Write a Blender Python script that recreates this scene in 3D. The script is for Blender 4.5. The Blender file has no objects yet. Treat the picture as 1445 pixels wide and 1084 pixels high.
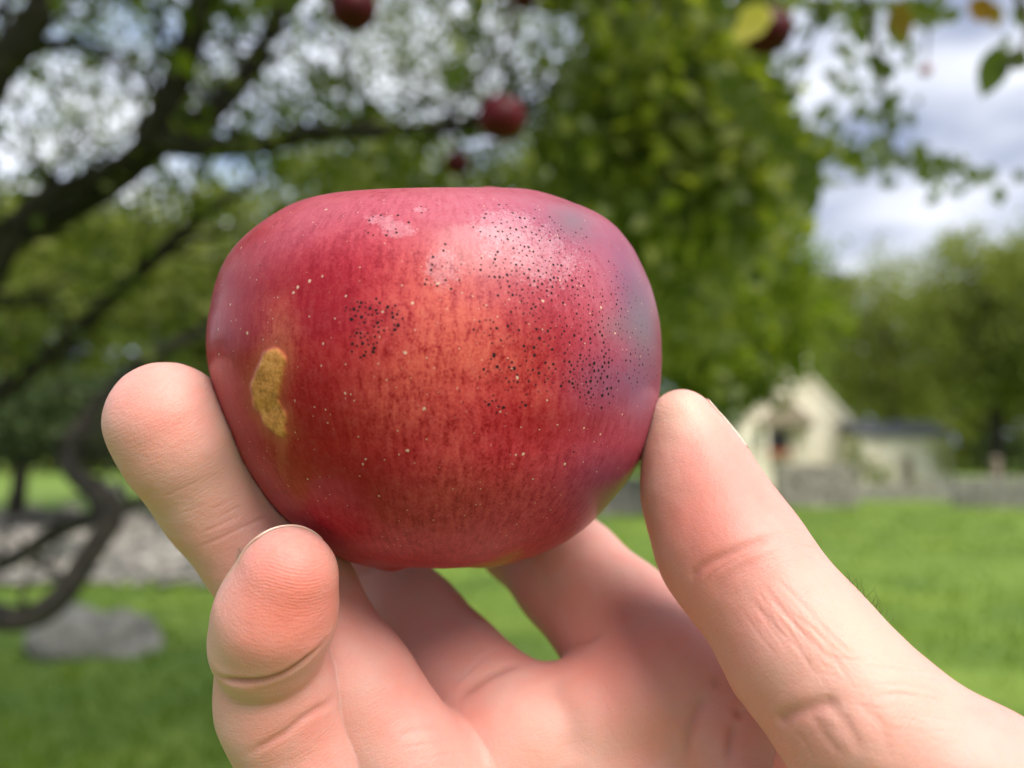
import bpy, math, random
import numpy as np
from mathutils import Vector, noise

random.seed(7); RNG = np.random.default_rng(7)
SC = bpy.context.scene
COL = SC.collection

# ------------------------------------------------------------------ camera, sky, sun, exposure
CAM = np.array([0.0, 0.0, 1.45]); PITCH = math.radians(5.0); FPX = 1134.0
RIGHT = np.array([1.0, 0, 0]); FWD = np.array([0, math.cos(PITCH), math.sin(PITCH)]); UP = np.array([0, -math.sin(PITCH), math.cos(PITCH)])
FOCUS = 0.100; APERTURE = 0.00225                     # metres
cd = bpy.data.cameras.new('camera'); co = bpy.data.objects.new('camera', cd); COL.objects.link(co)
co.location = CAM; co.rotation_euler = (math.radians(90) + PITCH, 0, 0)
cd.sensor_width = 36.0; cd.lens = FPX / 1445.0 * 36.0
cd.clip_start = 0.01; cd.clip_end = 3000
cd.dof.use_dof = True; cd.dof.focus_distance = FOCUS; cd.dof.aperture_fstop = cd.lens / 1000 / APERTURE
SC.camera = co

SUN_EL, SUN_AZ = math.radians(50), math.radians(146)     # azimuth measured from +Y (view) towards +X
w = bpy.data.worlds.new('World'); SC.world = w; w.use_nodes = True
nt = w.node_tree; nt.nodes.clear()
N = nt.nodes.new; L = nt.links.new
out = N('ShaderNodeOutputWorld'); bg = N('ShaderNodeBackground'); bg.inputs[1].default_value = 0.088
sky = N('ShaderNodeTexSky'); sky.sky_type = 'NISHITA'; sky.sun_disc = False
sky.sun_elevation = SUN_EL; sky.sun_rotation = SUN_AZ
tc = N('ShaderNodeTexCoord')
mp = N('ShaderNodeMapping'); mp.inputs['Scale'].default_value = (1.0, 1.0, 2.6); mp.inputs['Location'].default_value = (0.35, 0.1, 0.2)
n1 = N('ShaderNodeTexNoise'); n1.inputs['Scale'].default_value = 2.6; n1.inputs['Detail'].default_value = 7; n1.inputs['Roughness'].default_value = 0.55
r1 = N('ShaderNodeValToRGB'); r1.color_ramp.elements[0].position = 0.29; r1.color_ramp.elements[1].position = 0.43
n2 = N('ShaderNodeTexNoise'); n2.inputs['Scale'].default_value = 4.5; n2.inputs['Detail'].default_value = 5
r2 = N('ShaderNodeValToRGB'); r2.color_ramp.elements[0].position = 0.36; r2.color_ramp.elements[1].position = 0.68
r2.color_ramp.elements[0].color = (2.2, 2.6, 3.7, 1); r2.color_ramp.elements[1].color = (7.2, 7.4, 8.0, 1)
mx = N('ShaderNodeMix'); mx.data_type = 'RGBA'
L(tc.outputs['Generated'], mp.inputs['Vector']); L(mp.outputs[0], n1.inputs['Vector']); L(mp.outputs[0], n2.inputs['Vector'])
L(n1.outputs['Fac'], r1.inputs[0]); L(n2.outputs['Fac'], r2.inputs[0])
L(r1.outputs[0], mx.inputs['Factor']); L(sky.outputs[0], mx.inputs['A']); L(r2.outputs[0], mx.inputs['B'])
# brighter cloud towards the left
dt = N('ShaderNodeVectorMath'); dt.operation = 'DOT_PRODUCT'; dt.inputs[1].default_value = (-.55, .72, .42); mr = N('ShaderNodeMapRange')
mr.inputs['From Min'].default_value = .55; mr.inputs['From Max'].default_value = 1.0; mr.inputs['To Min'].default_value = 1.0; mr.inputs['To Max'].default_value = 1.45
vm = N('ShaderNodeVectorMath'); vm.operation = 'SCALE'
L(tc.outputs['Generated'], dt.inputs[0]); L(dt.outputs['Value'], mr.inputs['Value']); L(mx.outputs['Result'], vm.inputs[0]); L(mr.outputs[0], vm.inputs['Scale'])
L(vm.outputs[0], bg.inputs[0]); L(bg.outputs[0], out.inputs[0])

sl = bpy.data.lights.new('sun', 'SUN'); so = bpy.data.objects.new('sun', sl); COL.objects.link(so)
sl.energy = 3.0; sl.angle = math.radians(38); sl.color = (1.0, 0.93, 0.83)
sd = Vector((math.cos(SUN_EL) * math.sin(SUN_AZ), math.cos(SUN_EL) * math.cos(SUN_AZ), math.sin(SUN_EL)))
so.rotation_euler = sd.to_track_quat('Z', 'Y').to_euler(); so.location = (5, 5, 20)
SC.view_settings.view_transform = 'Standard'; SC.view_settings.look = 'None'
SC.view_settings.exposure = 0.92; SC.view_settings.gamma = 1.0
SC.cycles.use_denoising = True
SC.cycles.max_bounces = 8; SC.cycles.transparent_max_bounces = 4

# ------------------------------------------------------------------ helpers
def P(px, py, d):                                     # photo pixel + depth (m) -> world point
    return CAM + d * ((px - 722.5) / FPX * RIGHT + (542 - py) / FPX * UP + FWD)
def proj(v):
    q = np.asarray(v) - CAM; z = q @ FWD
    z = np.where(np.abs(z) < 1e-6, 1e-6, z)
    return 722.5 + FPX * (q @ RIGHT) / z, 542 - FPX * (q @ UP) / z, z
def G(px, dist, z=0.0):                               # ground point seen at column px, forward distance dist
    return np.array([(px - 722.5) / FPX * dist, dist, z])

def mesh_np(name, verts, faces, mat=None, parent=None, smooth=True, attrs=None, mats=None, midx=None):
    verts = np.asarray(verts, np.float32)
    me = bpy.data.meshes.new(name)
    if isinstance(faces, np.ndarray):
        nf, k = faces.shape
        me.vertices.add(len(verts)); me.vertices.foreach_set('co', verts.ravel())
        me.loops.add(nf * k); me.loops.foreach_set('vertex_index', faces.astype(np.int32).ravel())
        me.polygons.add(nf); me.polygons.foreach_set('loop_start', np.arange(0, nf * k, k, dtype=np.int32))
        me.update(calc_edges=True)
    else:
        me.from_pydata([tuple(v) for v in verts.tolist()], [], faces); me.update()
    me.validate()
    if smooth: me.polygons.foreach_set('use_smooth', np.ones(len(me.polygons), bool))
    for k_, a in (attrs or {}).items():
        a = np.asarray(a, np.float32)
        if a.ndim == 1:
            at = me.attributes.new(k_, 'FLOAT', 'POINT'); at.data.foreach_set('value', a)
        else:
            at = me.attributes.new(k_, 'FLOAT_COLOR', 'POINT')
            at.data.foreach_set('color', np.hstack([a, np.ones((len(a), 1), np.float32)]).ravel())
    for m in (mats or ([mat] if mat else [])): me.materials.append(m)
    if midx is not None: me.polygons.foreach_set('material_index', np.asarray(midx, np.int32))
    o = bpy.data.objects.new(name, me); COL.objects.link(o)
    if parent is not None: o.parent = parent
    return o
def tag(o, label=None, cat=None, group=None, kind=None):
    if label: o['label'] = label
    if cat: o['category'] = cat
    if group: o['group'] = group
    if kind: o['kind'] = kind
    return o
def empty(name, loc):
    o = bpy.data.objects.new(name, None); COL.objects.link(o); o.location = tuple(loc); o.empty_display_size = .1
    bpy.context.view_layer.update()
    return o
def adopt(parent, *kids):                             # kids were built in world coordinates
    for k in kids:
        k.parent = parent; k.matrix_parent_inverse = parent.matrix_world.inverted()

class MB:                                             # collects boxes, tubes and blobs into one mesh
    def __init__(s): s.v = []; s.f = []; s.n = 0
    def add(s, v, f):
        s.v += [tuple(map(float, q)) for q in v]; s.f += [tuple(i + s.n for i in q) for q in f]; s.n = len(s.v)
    def box(s, x0, x1, y0, y1, z0, z1):
        v = [(x, y, z) for x in (x0, x1) for y in (y0, y1) for z in (z0, z1)]
        s.add(v, [(0, 1, 3, 2), (4, 6, 7, 5), (0, 4, 5, 1), (2, 3, 7, 6), (0, 2, 6, 4), (1, 5, 7, 3)])
    def prism(s, poly, y0, y1):                       # polygon in x,z extruded along y
        n = len(poly); v = [(x, y0, z) for x, z in poly] + [(x, y1, z) for x, z in poly]
        s.add(v, [tuple(range(n))] + [tuple(range(2 * n - 1, n - 1, -1))] + [(i, i + n, (i + 1) % n + n, (i + 1) % n) for i in range(n)])
    def tube(s, pts, rad, seg=9, wob=0.0):
        pts = [np.array(p, float) for p in pts]; rings = []
        ref = np.array([0.13, 0.2, 1.0])
        for i, p in enumerate(pts):
            t = pts[min(i + 1, len(pts) - 1)] - pts[max(i - 1, 0)]; t /= np.linalg.norm(t) + 1e-9
            a = np.cross(t, ref)
            if np.linalg.norm(a) < .2: a = np.cross(t, [1, 0, 0])
            a /= np.linalg.norm(a); b = np.cross(t, a)
            for j in range(seg):
                an = 2 * math.pi * j / seg
                r = rad[i] * (1 + wob * (noise.noise(Vector(tuple(p * 9 + np.array([j * .7, 0, 0])))) ))
                rings.append(p + r * (math.cos(an) * a + math.sin(an) * b))
        f = [(i * seg + j, i * seg + (j + 1) % seg, (i + 1) * seg + (j + 1) % seg, (i + 1) * seg + j) for i in range(len(pts) - 1) for j in range(seg)]
        f += [tuple(range(seg - 1, -1, -1)), tuple((len(pts) - 1) * seg + j for j in range(seg))]
        s.add(rings, f)
    def build(s, name, mat, parent=None, smooth=False):
        return mesh_np(name, s.v, s.f, mat, parent, smooth)

def catmull(pts, rad, n=6):
    pts = [np.array(p, float) for p in pts]; P0 = [2 * pts[0] - pts[1]] + pts + [2 * pts[-1] - pts[-2]]
    R0 = [rad[0]] + list(rad) + [rad[-1]]; op, orr = [], []
    for i in range(1, len(P0) - 2):
        for k in range(n):
            t = k / n; a, b, c, d = P0[i - 1], P0[i], P0[i + 1], P0[i + 2]
            op.append(.5 * ((2 * b) + (-a + c) * t + (2 * a - 5 * b + 4 * c - d) * t * t + (-a + 3 * b - 3 * c + d) * t ** 3))
            orr.append(R0[i] + (R0[i + 1] - R0[i]) * t)
    op.append(pts[-1]); orr.append(rad[-1])
    return op, orr

# ------------------------------------------------------------------ materials
def mat_new(name):
    m = bpy.data.materials.new(name); m.use_nodes = True
    t = m.node_tree; b = t.nodes['Principled BSDF']
    return m, t, b
def ramp(t, pts):
    r = t.nodes.new('ShaderNodeValToRGB'); e = r.color_ramp.elements
    while len(e) < len(pts): e.new(.5)
    for i, (p, c) in enumerate(pts): e[i].position = p; e[i].color = (*c, 1) if len(c) == 3 else c
    return r
def noise_mat(name, c, scale, rough=.85, detail=6, bump=0.0, bscale=None, coord='Object', stretch=None, dist=0.01):
    m, t, b = mat_new(name)
    tcn = t.nodes.new('ShaderNodeTexCoord'); mpn = t.nodes.new('ShaderNodeMapping')
    if stretch: mpn.inputs['Scale'].default_value = stretch
    nn = t.nodes.new('ShaderNodeTexNoise'); nn.inputs['Scale'].default_value = scale; nn.inputs['Detail'].default_value = detail; nn.inputs['Roughness'].default_value = .62
    rr = ramp(t, c)
    t.links.new(tcn.outputs[coord], mpn.inputs[0]); t.links.new(mpn.outputs[0], nn.inputs['Vector'])
    t.links.new(nn.outputs['Fac'], rr.inputs[0]); t.links.new(rr.outputs[0], b.inputs['Base Color'])
    b.inputs['Roughness'].default_value = rough
    if bump:
        n2_ = t.nodes.new('ShaderNodeTexNoise'); n2_.inputs['Scale'].default_value = bscale or scale * 3; n2_.inputs['Detail'].default_value = 5
        bn = t.nodes.new('ShaderNodeBump'); bn.inputs['Strength'].default_value = bump; bn.inputs['Distance'].default_value = dist
        t.links.new(mpn.outputs[0], n2_.inputs['Vector']); t.links.new(n2_.outputs['Fac'], bn.inputs['Height']); t.links.new(bn.outputs[0], b.inputs['Normal'])
    return m
def leaf_mat(name, c0, c1, c2, trans=.35, gloss=.45):
    m, t, b = mat_new(name)
    at = t.nodes.new('ShaderNodeAttribute'); at.attribute_name = 'tint'
    rr = ramp(t, [(0, c0), (.55, c1), (1, c2)])
    t.links.new(at.outputs['Fac'], rr.inputs[0]); t.links.new(rr.outputs[0], b.inputs['Base Color'])
    b.inputs['Roughness'].default_value = gloss
    b.inputs['Specular IOR Level'].default_value = .35
    tr = t.nodes.new('ShaderNodeBsdfTranslucent'); mxs = t.nodes.new('ShaderNodeMixShader'); mxs.inputs[0].default_value = trans
    gm = t.nodes.new('ShaderNodeMix'); gm.data_type = 'RGBA'; gm.blend_type = 'MULTIPLY'; gm.inputs['Factor'].default_value = 1; gm.inputs['B'].default_value = (1.5, 1.6, .5, 1)
    t.links.new(rr.outputs[0], gm.inputs['A']); t.links.new(gm.outputs['Result'], tr.inputs['Color'])
    o = t.nodes['Material Output']
    t.links.new(b.outputs[0], mxs.inputs[1]); t.links.new(tr.outputs[0], mxs.inputs[2]); t.links.new(mxs.outputs[0], o.inputs[0])
    return m

M_bark = noise_mat('bark', [(.3, (.008, .007, .006)), (.55, (.034, .028, .021)), (.8, (.10, .085, .065))], 14, .95, bump=.8, dist=.02)
M_grass = noise_mat('lawn', [(.3, (.06, .12, .012)), (.5, (.12, .20, .018)), (.7, (.20, .28, .03))], .9, .95, detail=8, bump=.6, bscale=25, dist=.04)
M_blade = leaf_mat('grass_blade', (.06, .12, .012), (.125, .205, .02), (.21, .28, .035), .4, .6)
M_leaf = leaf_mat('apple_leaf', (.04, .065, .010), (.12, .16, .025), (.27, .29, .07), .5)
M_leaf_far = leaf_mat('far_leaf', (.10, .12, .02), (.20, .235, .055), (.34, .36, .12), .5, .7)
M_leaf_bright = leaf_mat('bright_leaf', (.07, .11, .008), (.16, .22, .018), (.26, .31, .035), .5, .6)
M_yellow = leaf_mat('yellow_leaf', (.30, .16, .02), (.55, .46, .10), (.62, .55, .16), .35, .5)
M_conifer = leaf_mat('dark_needles', (.015, .03, .008), (.04, .065, .015), (.08, .11, .03), .25, .7)
M_stone = noise_mat('limestone', [(.3, (.56, .49, .37)), (.5, (.88, .80, .65)), (.7, (.90, .85, .72))], 2.2, .92, bump=.6, dist=.03)
M_rubble = noise_mat('rubble_stone', [(.3, (.09, .085, .075)), (.5, (.22, .205, .18)), (.72, (.46, .43, .38))], 5, .95, bump=.8, dist=.03)
M_rock = noise_mat('weathered_rock', [(.3, (.12, .115, .10)), (.5, (.24, .23, .20)), (.72, (.38, .36, .32))], 7, .95, bump=.8, dist=.03)
M_gravel = noise_mat('pale_gravel', [(.38, (.04, .045, .035)), (.52, (.10, .10, .085)), (.66, (.24, .235, .21))], 1.9, .95, bump=.6, bscale=30, dist=.03)
M_slate = noise_mat('slate', [(.3, (.07, .07, .08)), (.6, (.14, .14, .155))], 6, .6)
M_wood = noise_mat('old_wood', [(.3, (.16, .13, .09)), (.6, (.30, .25, .18))], 6, .85)
M_glass, _t, _b = mat_new('dark_window_glass'); _b.inputs['Base Color'].default_value = (.03, .02, .015, 1); _b.inputs['Roughness'].default_value = .12
M_flower = noise_mat('orange_flowers', [(.4, (.65, .12, .03)), (.6, (.8, .28, .06))], 30, .8)

# ------------------------------------------------------------------ foliage
def leaf_batch(centres, size, tint, elong=1.7, droop=.35, rich=False, aim=None):
    """centres (n,3) -> verts, faces, tint per vertex: pointed leaves folded at the midrib"""
    n = len(centres); size = np.broadcast_to(size, n)[:, None]
    d = RNG.normal(size=(n, 3)); d[:, 2] -= droop
    if aim is not None: d = d * .45 + aim
    d /= np.linalg.norm(d, axis=1)[:, None]
    s = np.cross(d, RNG.normal(size=(n, 3)) + np.array([0, 0, .3])); s /= np.linalg.norm(s, axis=1)[:, None] + 1e-9
    nn = np.cross(d, s)
    ts = [(0, 0, 0), (.28, .24, .05), (.6, .27, .06), (1.0, 0, -.06), (.6, -.27, .06), (.28, -.24, .05), (.3, 0, -.02), (.62, 0, -.03)]
    if rich:
        out = [centres + size * (a * d + b * 1.7 / elong * s + c * nn) for a, b, c in ts]
        f = [(0, 1, 6), (0, 6, 5), (1, 2, 7), (1, 7, 6), (6, 7, 4), (6, 4, 5), (2, 3, 7), (7, 3, 4)]; k = 8
    else:
        ts = [(0, 0, 0), (.45, .30, .07), (1, 0, 0), (.45, -.30, .07)]
        out = [centres + size * (a * d + b * 1.7 / elong * s + c * nn) for a, b, c in ts]
        f = [(0, 1, 2), (0, 2, 3)]; k = 4
    v = np.stack(out, 1).reshape(-1, 3)
    F = (np.array(f)[None] + (np.arange(n) * k)[:, None, None]).reshape(-1, 3)
    return v, F, np.repeat(tint, k)
def build_leaves(name, batches, mat, parent=None):
    V, F, T, off = [], [], [], 0
    for v, f, t in batches: V.append(v); F.append(f + off); T.append(t); off += len(v)
    return mesh_np(name, np.vstack(V), np.vstack(F), mat, parent, False, {'tint': np.concatenate(T)})
def clumpy(n_clumps, per, centre, rad, crad, flat=1.0):
    """points in clumps spread near the surface of an ellipsoid"""
    c = RNG.normal(size=(n_clumps, 3)); c /= np.linalg.norm(c, axis=1)[:, None]
    c *= (RNG.random(n_clumps)[:, None] ** .45)
    c = centre + c * rad
    p = np.repeat(c, per, 0) + RNG.normal(size=(n_clumps * per, 3)) * crad * np.array([1, 1, flat])
    t = np.repeat(RNG.normal(.5, .17, n_clumps), per) + RNG.normal(0, .12, n_clumps * per)
    return p, np.clip(t, 0, 1)

# ------------------------------------------------------------------ the setting
def sheet(name, poly, z, mat, nsub=1):
    return tag(mesh_np(name, [(x, y, z) for x, y in poly], [tuple(range(len(poly)))], mat), kind='structure')
gx, gy = np.meshgrid(np.concatenate([[-400, -150, -60], np.linspace(-30, 30, 61), [60, 150, 400]]), np.concatenate([[-60, -20, -5], np.linspace(0, 60, 81), [90, 200, 900]]), indexing='ij')
gz = np.array([.05 * noise.noise(Vector((x * .22, y * .22, 0))) - .02 for x, y in zip(gx.ravel(), gy.ravel())])
gi, gj = np.meshgrid(np.arange(gx.shape[0] - 1), np.arange(gx.shape[1] - 1), indexing='ij'); gw = gx.shape[1]
lawn = tag(mesh_np('lawn', np.stack([gx.ravel(), gy.ravel(), gz], 1), np.stack([gi * gw + gj, (gi + 1) * gw + gj, (gi + 1) * gw + gj + 1, gi * gw + gj + 1], -1).reshape(-1, 4), M_grass), kind='structure')
# grass blades, too many to count
nb = 45000; yy = 2.6 + 20 * RNG.random(nb) ** 1.7; xx = (RNG.random(nb) * 1.7 - .85) * (yy + .6)
cl = np.array([noise.noise(Vector((x * 1.6, y * 1.6, 3))) + .5 * noise.noise(Vector((x * 6, y * 6, 1))) for x, y in zip(xx, yy)])
hh_ = (.03 + .035 * RNG.random(nb)) * (1 + .8 * cl); a_ = RNG.random(nb) * 6.283; wd = .006 + .004 * RNG.random(nb) + yy * .0007
bz = np.zeros(nb) - .015; bs = np.stack([xx, yy, bz], 1); sd2 = np.stack([np.cos(a_), np.sin(a_), 0 * a_], 1) * wd[:, None]
ln2 = np.stack([RNG.normal(0, .02, nb), RNG.normal(0, .02, nb), hh_], 1)
gv = np.stack([bs - sd2, bs + sd2, bs + ln2 * .6 + sd2 * .5, bs + ln2 * 1.1], 1).reshape(-1, 3)
gf = (np.array([(0, 1, 2), (0, 2, 3)])[None] + (np.arange(nb) * 4)[:, None, None]).reshape(-1, 3)
tag(mesh_np('grass', gv, gf, M_blade, None, False, {'tint': np.repeat(np.clip(.5 + cl * .55 + RNG.normal(0, .15, nb), 0, 1), 4)}), 'short lawn grass', None, None, 'stuff')
def at_px(px, py, z=0.0):                              # ground point under a photo pixel
    d = (CAM[2] - z) / ((py - 641.0) / FPX) ; return np.array([(px - 722.5) / FPX * d, d, z])
# gravel drive on the left
dr = [at_px(-420, 738), at_px(-420, 830), at_px(120, 818), at_px(300, 806), at_px(470, 775), at_px(520, 742), at_px(300, 728), at_px(100, 722)]
sheet('gravel_path', [(p[0], p[1]) for p in dr], .035, M_gravel)

def rock(name, loc, rx, ry, rz, seed, mat=M_rock, sub=4):
    import bmesh
    bm = bmesh.new(); bmesh.ops.create_icosphere(bm, subdivisions=sub, radius=1)
    for v in bm.verts:
        c = v.co.normalized(); k = 1 + .38 * noise.noise(c * 1.3 + Vector((seed * 7.1, 0, 0))) + .16 * noise.noise(c * 3.5 + Vector((0, seed, 0))) + .06 * noise.noise(c * 9)
        v.co = Vector((c.x * rx * k, c.y * ry * k, max(c.z * rz * k, -.15 * rz)))
    me = bpy.data.meshes.new(name); bm.to_mesh(me); bm.free(); me.materials.append(mat)
    for p_ in me.polygons: p_.use_smooth = True
    o = bpy.data.objects.new(name, me); COL.objects.link(o); o.location = tuple(loc); return o
tag(rock('boulder', at_px(150, 905) - np.array([0, 0, .04]), .47, .38, .33, 3), 'low rounded grey boulder lying alone on the lawn', 'boulder')
stones = [(215, 800, .34, .30, 'pale squarish stone at the lawn edge nearest the ring finger'), (120, 792, .42, .34, 'broad pale stone beside the drooping dark branch'), (40, 768, .50, .26, 'long low stone on the far side of the gravel'), (250, 762, .36, .36, 'tall grey stone standing just left of the ring finger'),
          (180, 745, .5, .42, 'big pale stone at the far edge of the gravel'), (150, 700, .75, .55, 'large cream boulder beyond the gravel under the trees'), (262, 726, .5, .4, 'mid grey stone half behind the ring finger'), (75, 730, .45, .24, 'flat grey stone left of the cream boulder'), (10, 798, .35, .22, 'small grey stone at the left edge of the photo')]
for k, (x, y, sx, sz, lb) in enumerate(stones):
    tag(rock('boulder', at_px(x, y) - np.array([0, 0, .03]), sx, sx * .8, sz, 11 + k, M_rubble if k % 2 == 0 else M_gravel, 3), lb, 'boulder', 'stones along the gravel path')

# broken stone scattered over the gravel, too much of it to count
rb_v, rb_f, rb_n = [], [], 0; ico = [(0, 0, 1), (.9, 0, .2), (.3, .85, .1), (-.75, .5, .15), (-.7, -.55, .2), (.3, -.85, .1), (0, 0, -.5)]; icf = [(0, 1, 2), (0, 2, 3), (0, 3, 4), (0, 4, 5), (0, 5, 1), (6, 2, 1), (6, 3, 2), (6, 4, 3), (6, 5, 4), (6, 1, 5)]
for k in range(1500):
    q = at_px(RNG.uniform(-300, 500), RNG.uniform(722, 825)); s = RNG.uniform(.04, .2) * (q[1] / 12); a = RNG.random() * 6.28
    for v in ico:
        j_ = RNG.uniform(.75, 1.25, 3); x, y = v[0] * j_[0] * s, v[1] * j_[1] * s * .8
        rb_v.append((q[0] + x * math.cos(a) - y * math.sin(a), q[1] + x * math.sin(a) + y * math.cos(a), .04 + v[2] * s * .6 * j_[2]))
    rb_f += [tuple(i_ + rb_n for i_ in f) for f in icf]; rb_n += len(ico)
tag(mesh_np('broken_stone', rb_v, rb_f, M_rubble, None, False), 'broken grey stones scattered over the gravel', None, None, 'stuff')

# dry stone walls laid course by course
def stone_wall(a, b, h, th_, label, mat=M_rubble, seed=0):
    rg = random.Random(seed); a, b = np.array(a[:2]), np.array(b[:2]); Lw = np.linalg.norm(b - a); u = (b - a) / Lw; nrm = np.array([-u[1], u[0]]); m = MB(); z = -.05
    while z < h:
        ch = rg.uniform(.14, .24); s = 0
        while s < Lw:
            wl = rg.uniform(.25, .6); e = min(s + wl, Lw); o1, o2 = rg.uniform(0, .05), rg.uniform(0, .05); g = .012; vs = []
            for ss in (s + g, e - g):
                for nn_ in (-th_ / 2 - o1, th_ / 2 + o2):
                    for zz in (z + g, z + ch - g):
                        q = a + u * (ss + rg.uniform(-.015, .015)) + nrm * (nn_ + rg.uniform(-.015, .015)); vs.append((q[0], q[1], zz + rg.uniform(-.012, .012)))
            m.add(vs, [(0, 1, 3, 2), (4, 6, 7, 5), (0, 4, 5, 1), (2, 3, 7, 6), (0, 2, 6, 4), (1, 5, 7, 3)]); s = e
        z += ch
    return tag(m.build('stone_wall', mat), label, 'wall')
stone_wall(at_px(1092, 712), at_px(1202, 712), 1.05, .5, 'low dry stone wall in front of the cream cottage', M_rubble, 1)
stone_wall(at_px(1340, 712), at_px(1560, 716), .8, .5, 'grey dry stone wall at the right edge under the trees', M_rock, 2)
stone_wall(at_px(820, 724), at_px(1050, 716), .75, .5, 'low stone wall seen in the gap between apple and thumb', M_rubble, 3)
stone_wall(at_px(1200, 704), at_px(1335, 704), .42, .4, 'knee high stone edging before the slate roofed outbuilding', M_rock, 4)

# cottage: gable towards us, chimney on the ridge
def w_at(px, y): return (px - 722.5) / FPX * y
HY = 33.0; x0, x1 = w_at(1044, HY), w_at(1200, HY); s_ = HY / FPX
def zt(py, y=HY): return 1.45 + (641 - py) / FPX * y
eave, eave_r, ridge, xr = zt(568), zt(604), zt(512), w_at(1122, HY)
cot = empty('cottage', ((x0 + x1) / 2, HY, 0)); tag(cot, 'small cream stone cottage with steep gable, chimney and dark window', 'cottage')
zb = -.1; wl = MB()
wz0, wz1, wx0, wx1 = zt(640), zt(606), w_at(1083, HY), w_at(1113, HY)
def gz_at(x): return eave + (ridge - eave) * (x - x0) / (xr - x0) if x < xr else eave_r + (ridge - eave_r) * (x1 - x) / (x1 - xr)
yb = HY + 6
# front gable in four pieces round the window
wl.prism([(x0, zb), (wx0, zb), (wx0, gz_at(wx0)), (x0, eave)], HY, HY + .4)
wl.prism([(wx0, zb), (wx1, zb), (wx1, wz0), (wx0, wz0)], HY, HY + .4)
wl.prism([(wx0, wz1), (wx1, wz1), (wx1, gz_at(wx1)), (wx0, gz_at(wx0))], HY, HY + .4)
wl.prism([(wx1, zb), (x1, zb), (x1, eave_r), (xr, ridge), (wx1, gz_at(wx1))], HY, HY + .4)
wl.prism([(x0, zb), (x0 + .4, zb), (x0 + .4, eave + .1), (x0, eave)], HY + .4, yb); wl.prism([(x1 - .4, zb), (x1, zb), (x1, eave_r), (x1 - .4, eave_r + .1)], HY + .4, yb)
wl.prism([(x0, zb), (x1, zb), (x1, eave_r), (xr, ridge), (x0, eave)], yb, yb + .4)
ww = wl.build('wall', M_stone)
rf = MB(); t_ = .14
rf.prism([(x0 - .12, eave - .02), (xr, ridge + .03), (xr, ridge + .03 + t_ * 1.4), (x0 - .3, eave + t_ * .6)], HY + .05, yb + .6)
rf.prism([(xr + .003, ridge + .03), (x1 + .12, eave_r - .02), (x1 + .3, eave_r + t_ * .6), (xr + .003, ridge + .03 + t_ * 1.4)], HY + .05, yb + .6)
rr_ = rf.build('roof', M_slate)
chm = MB(); cx0, cx1 = w_at(1108, HY), w_at(1141, HY)
chm.box(cx0, cx1, HY - .12, HY + .9, zt(545), zt(494)); chm.box(cx0 - .06, cx1 + .06, HY - .18, HY + .96, zt(494) + .003, zt(488)); cc = chm.build('chimney', M_stone)
pot = MB(); pot.tube([((cx0 + cx1) / 2, HY + .4, zt(488)), ((cx0 + cx1) / 2, HY + .4, zt(482))], [.14, .11], 12); pp = pot.build('chimney_pot', M_wood)
pp.parent = cc
# coping of pale stone up the gable slopes
cp_ = MB(); cp_.prism([(x0 - .15, eave - .05), (xr, ridge + .02), (xr, ridge + .32), (x0 - .15, eave + .28)], HY - .06, HY + .047); cp_.prism([(xr + .003, ridge + .02), (x1 + .15, eave_r - .05), (x1 + .15, eave_r + .28), (xr + .003, ridge + .32)], HY - .06, HY + .047)
cpo = cp_.build('gable_coping', M_stone)
win = MB(); f_ = .09
win.box(wx0, wx0 + f_, HY + .05, HY + .14, wz0, wz1); win.box(wx1 - f_, wx1, HY + .05, HY + .14, wz0, wz1); win.box(wx0 + f_, wx1 - f_, HY + .05, HY + .14, wz1 - f_, wz1); win.box(wx0 + f_, wx1 - f_, HY + .05, HY + .14, wz0, wz0 + f_)
wf = win.build('window', M_wood); pn = MB(); pn.box(wx0 + f_, wx1 - f_, HY + .08, HY + .1, wz0 + f_, wz1 - f_); pno = pn.build('pane', M_glass); pno.parent = wf
hood = MB(); hx0, hx1 = w_at(1066, HY), w_at(1142, HY); hm = (hx0 + hx1) / 2
hood.prism([(hx0, zt(600)), (hx1, zt(600)), (hm, zt(560))], HY - .75, HY - .004); hood.box(hx0 + .1, hx1 - .1, HY - .7, HY - .004, zt(604), zt(600) - .003); ho = hood.build('porch_hood', M_wood)
ps = MB(); ps.tube([(hx0 + .2, HY - .65, 0), (hx0 + .2, HY - .65, zt(604))], [.09, .09], 8); pso = ps.build('porch_post', M_stone)
ps2 = MB(); ps2.tube([(hx1 - .2, HY - .65, 0), (hx1 - .2, HY - .65, zt(604))], [.09, .09], 8); pso2 = ps2.build('porch_post', M_stone)
adopt(cot, ww, rr_, cc, cpo, wf, ho, pso, pso2)
fb = empty('flower_box', ((wx0 + wx1) / 2, HY - .12, wz0)); tag(fb, 'box of orange flowers below the dark cottage window', 'flower box')
tb = MB(); tb.box(wx0 - .02, wx1 + .02, HY - .25, HY - .005, wz0 - .3, wz0 - .06); tbo = tb.build('planter', M_wood)
n_ = 160; c_ = np.stack([RNG.uniform(wx0, wx1, n_), RNG.uniform(HY - .26, HY - .02, n_), wz0 - .08 + RNG.random(n_) * .22], 1); v, f, t = leaf_batch(c_, .1, RNG.random(n_)); fl = mesh_np('blossoms', v, f, M_flower, None, False)
adopt(fb, tbo, fl)
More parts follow.
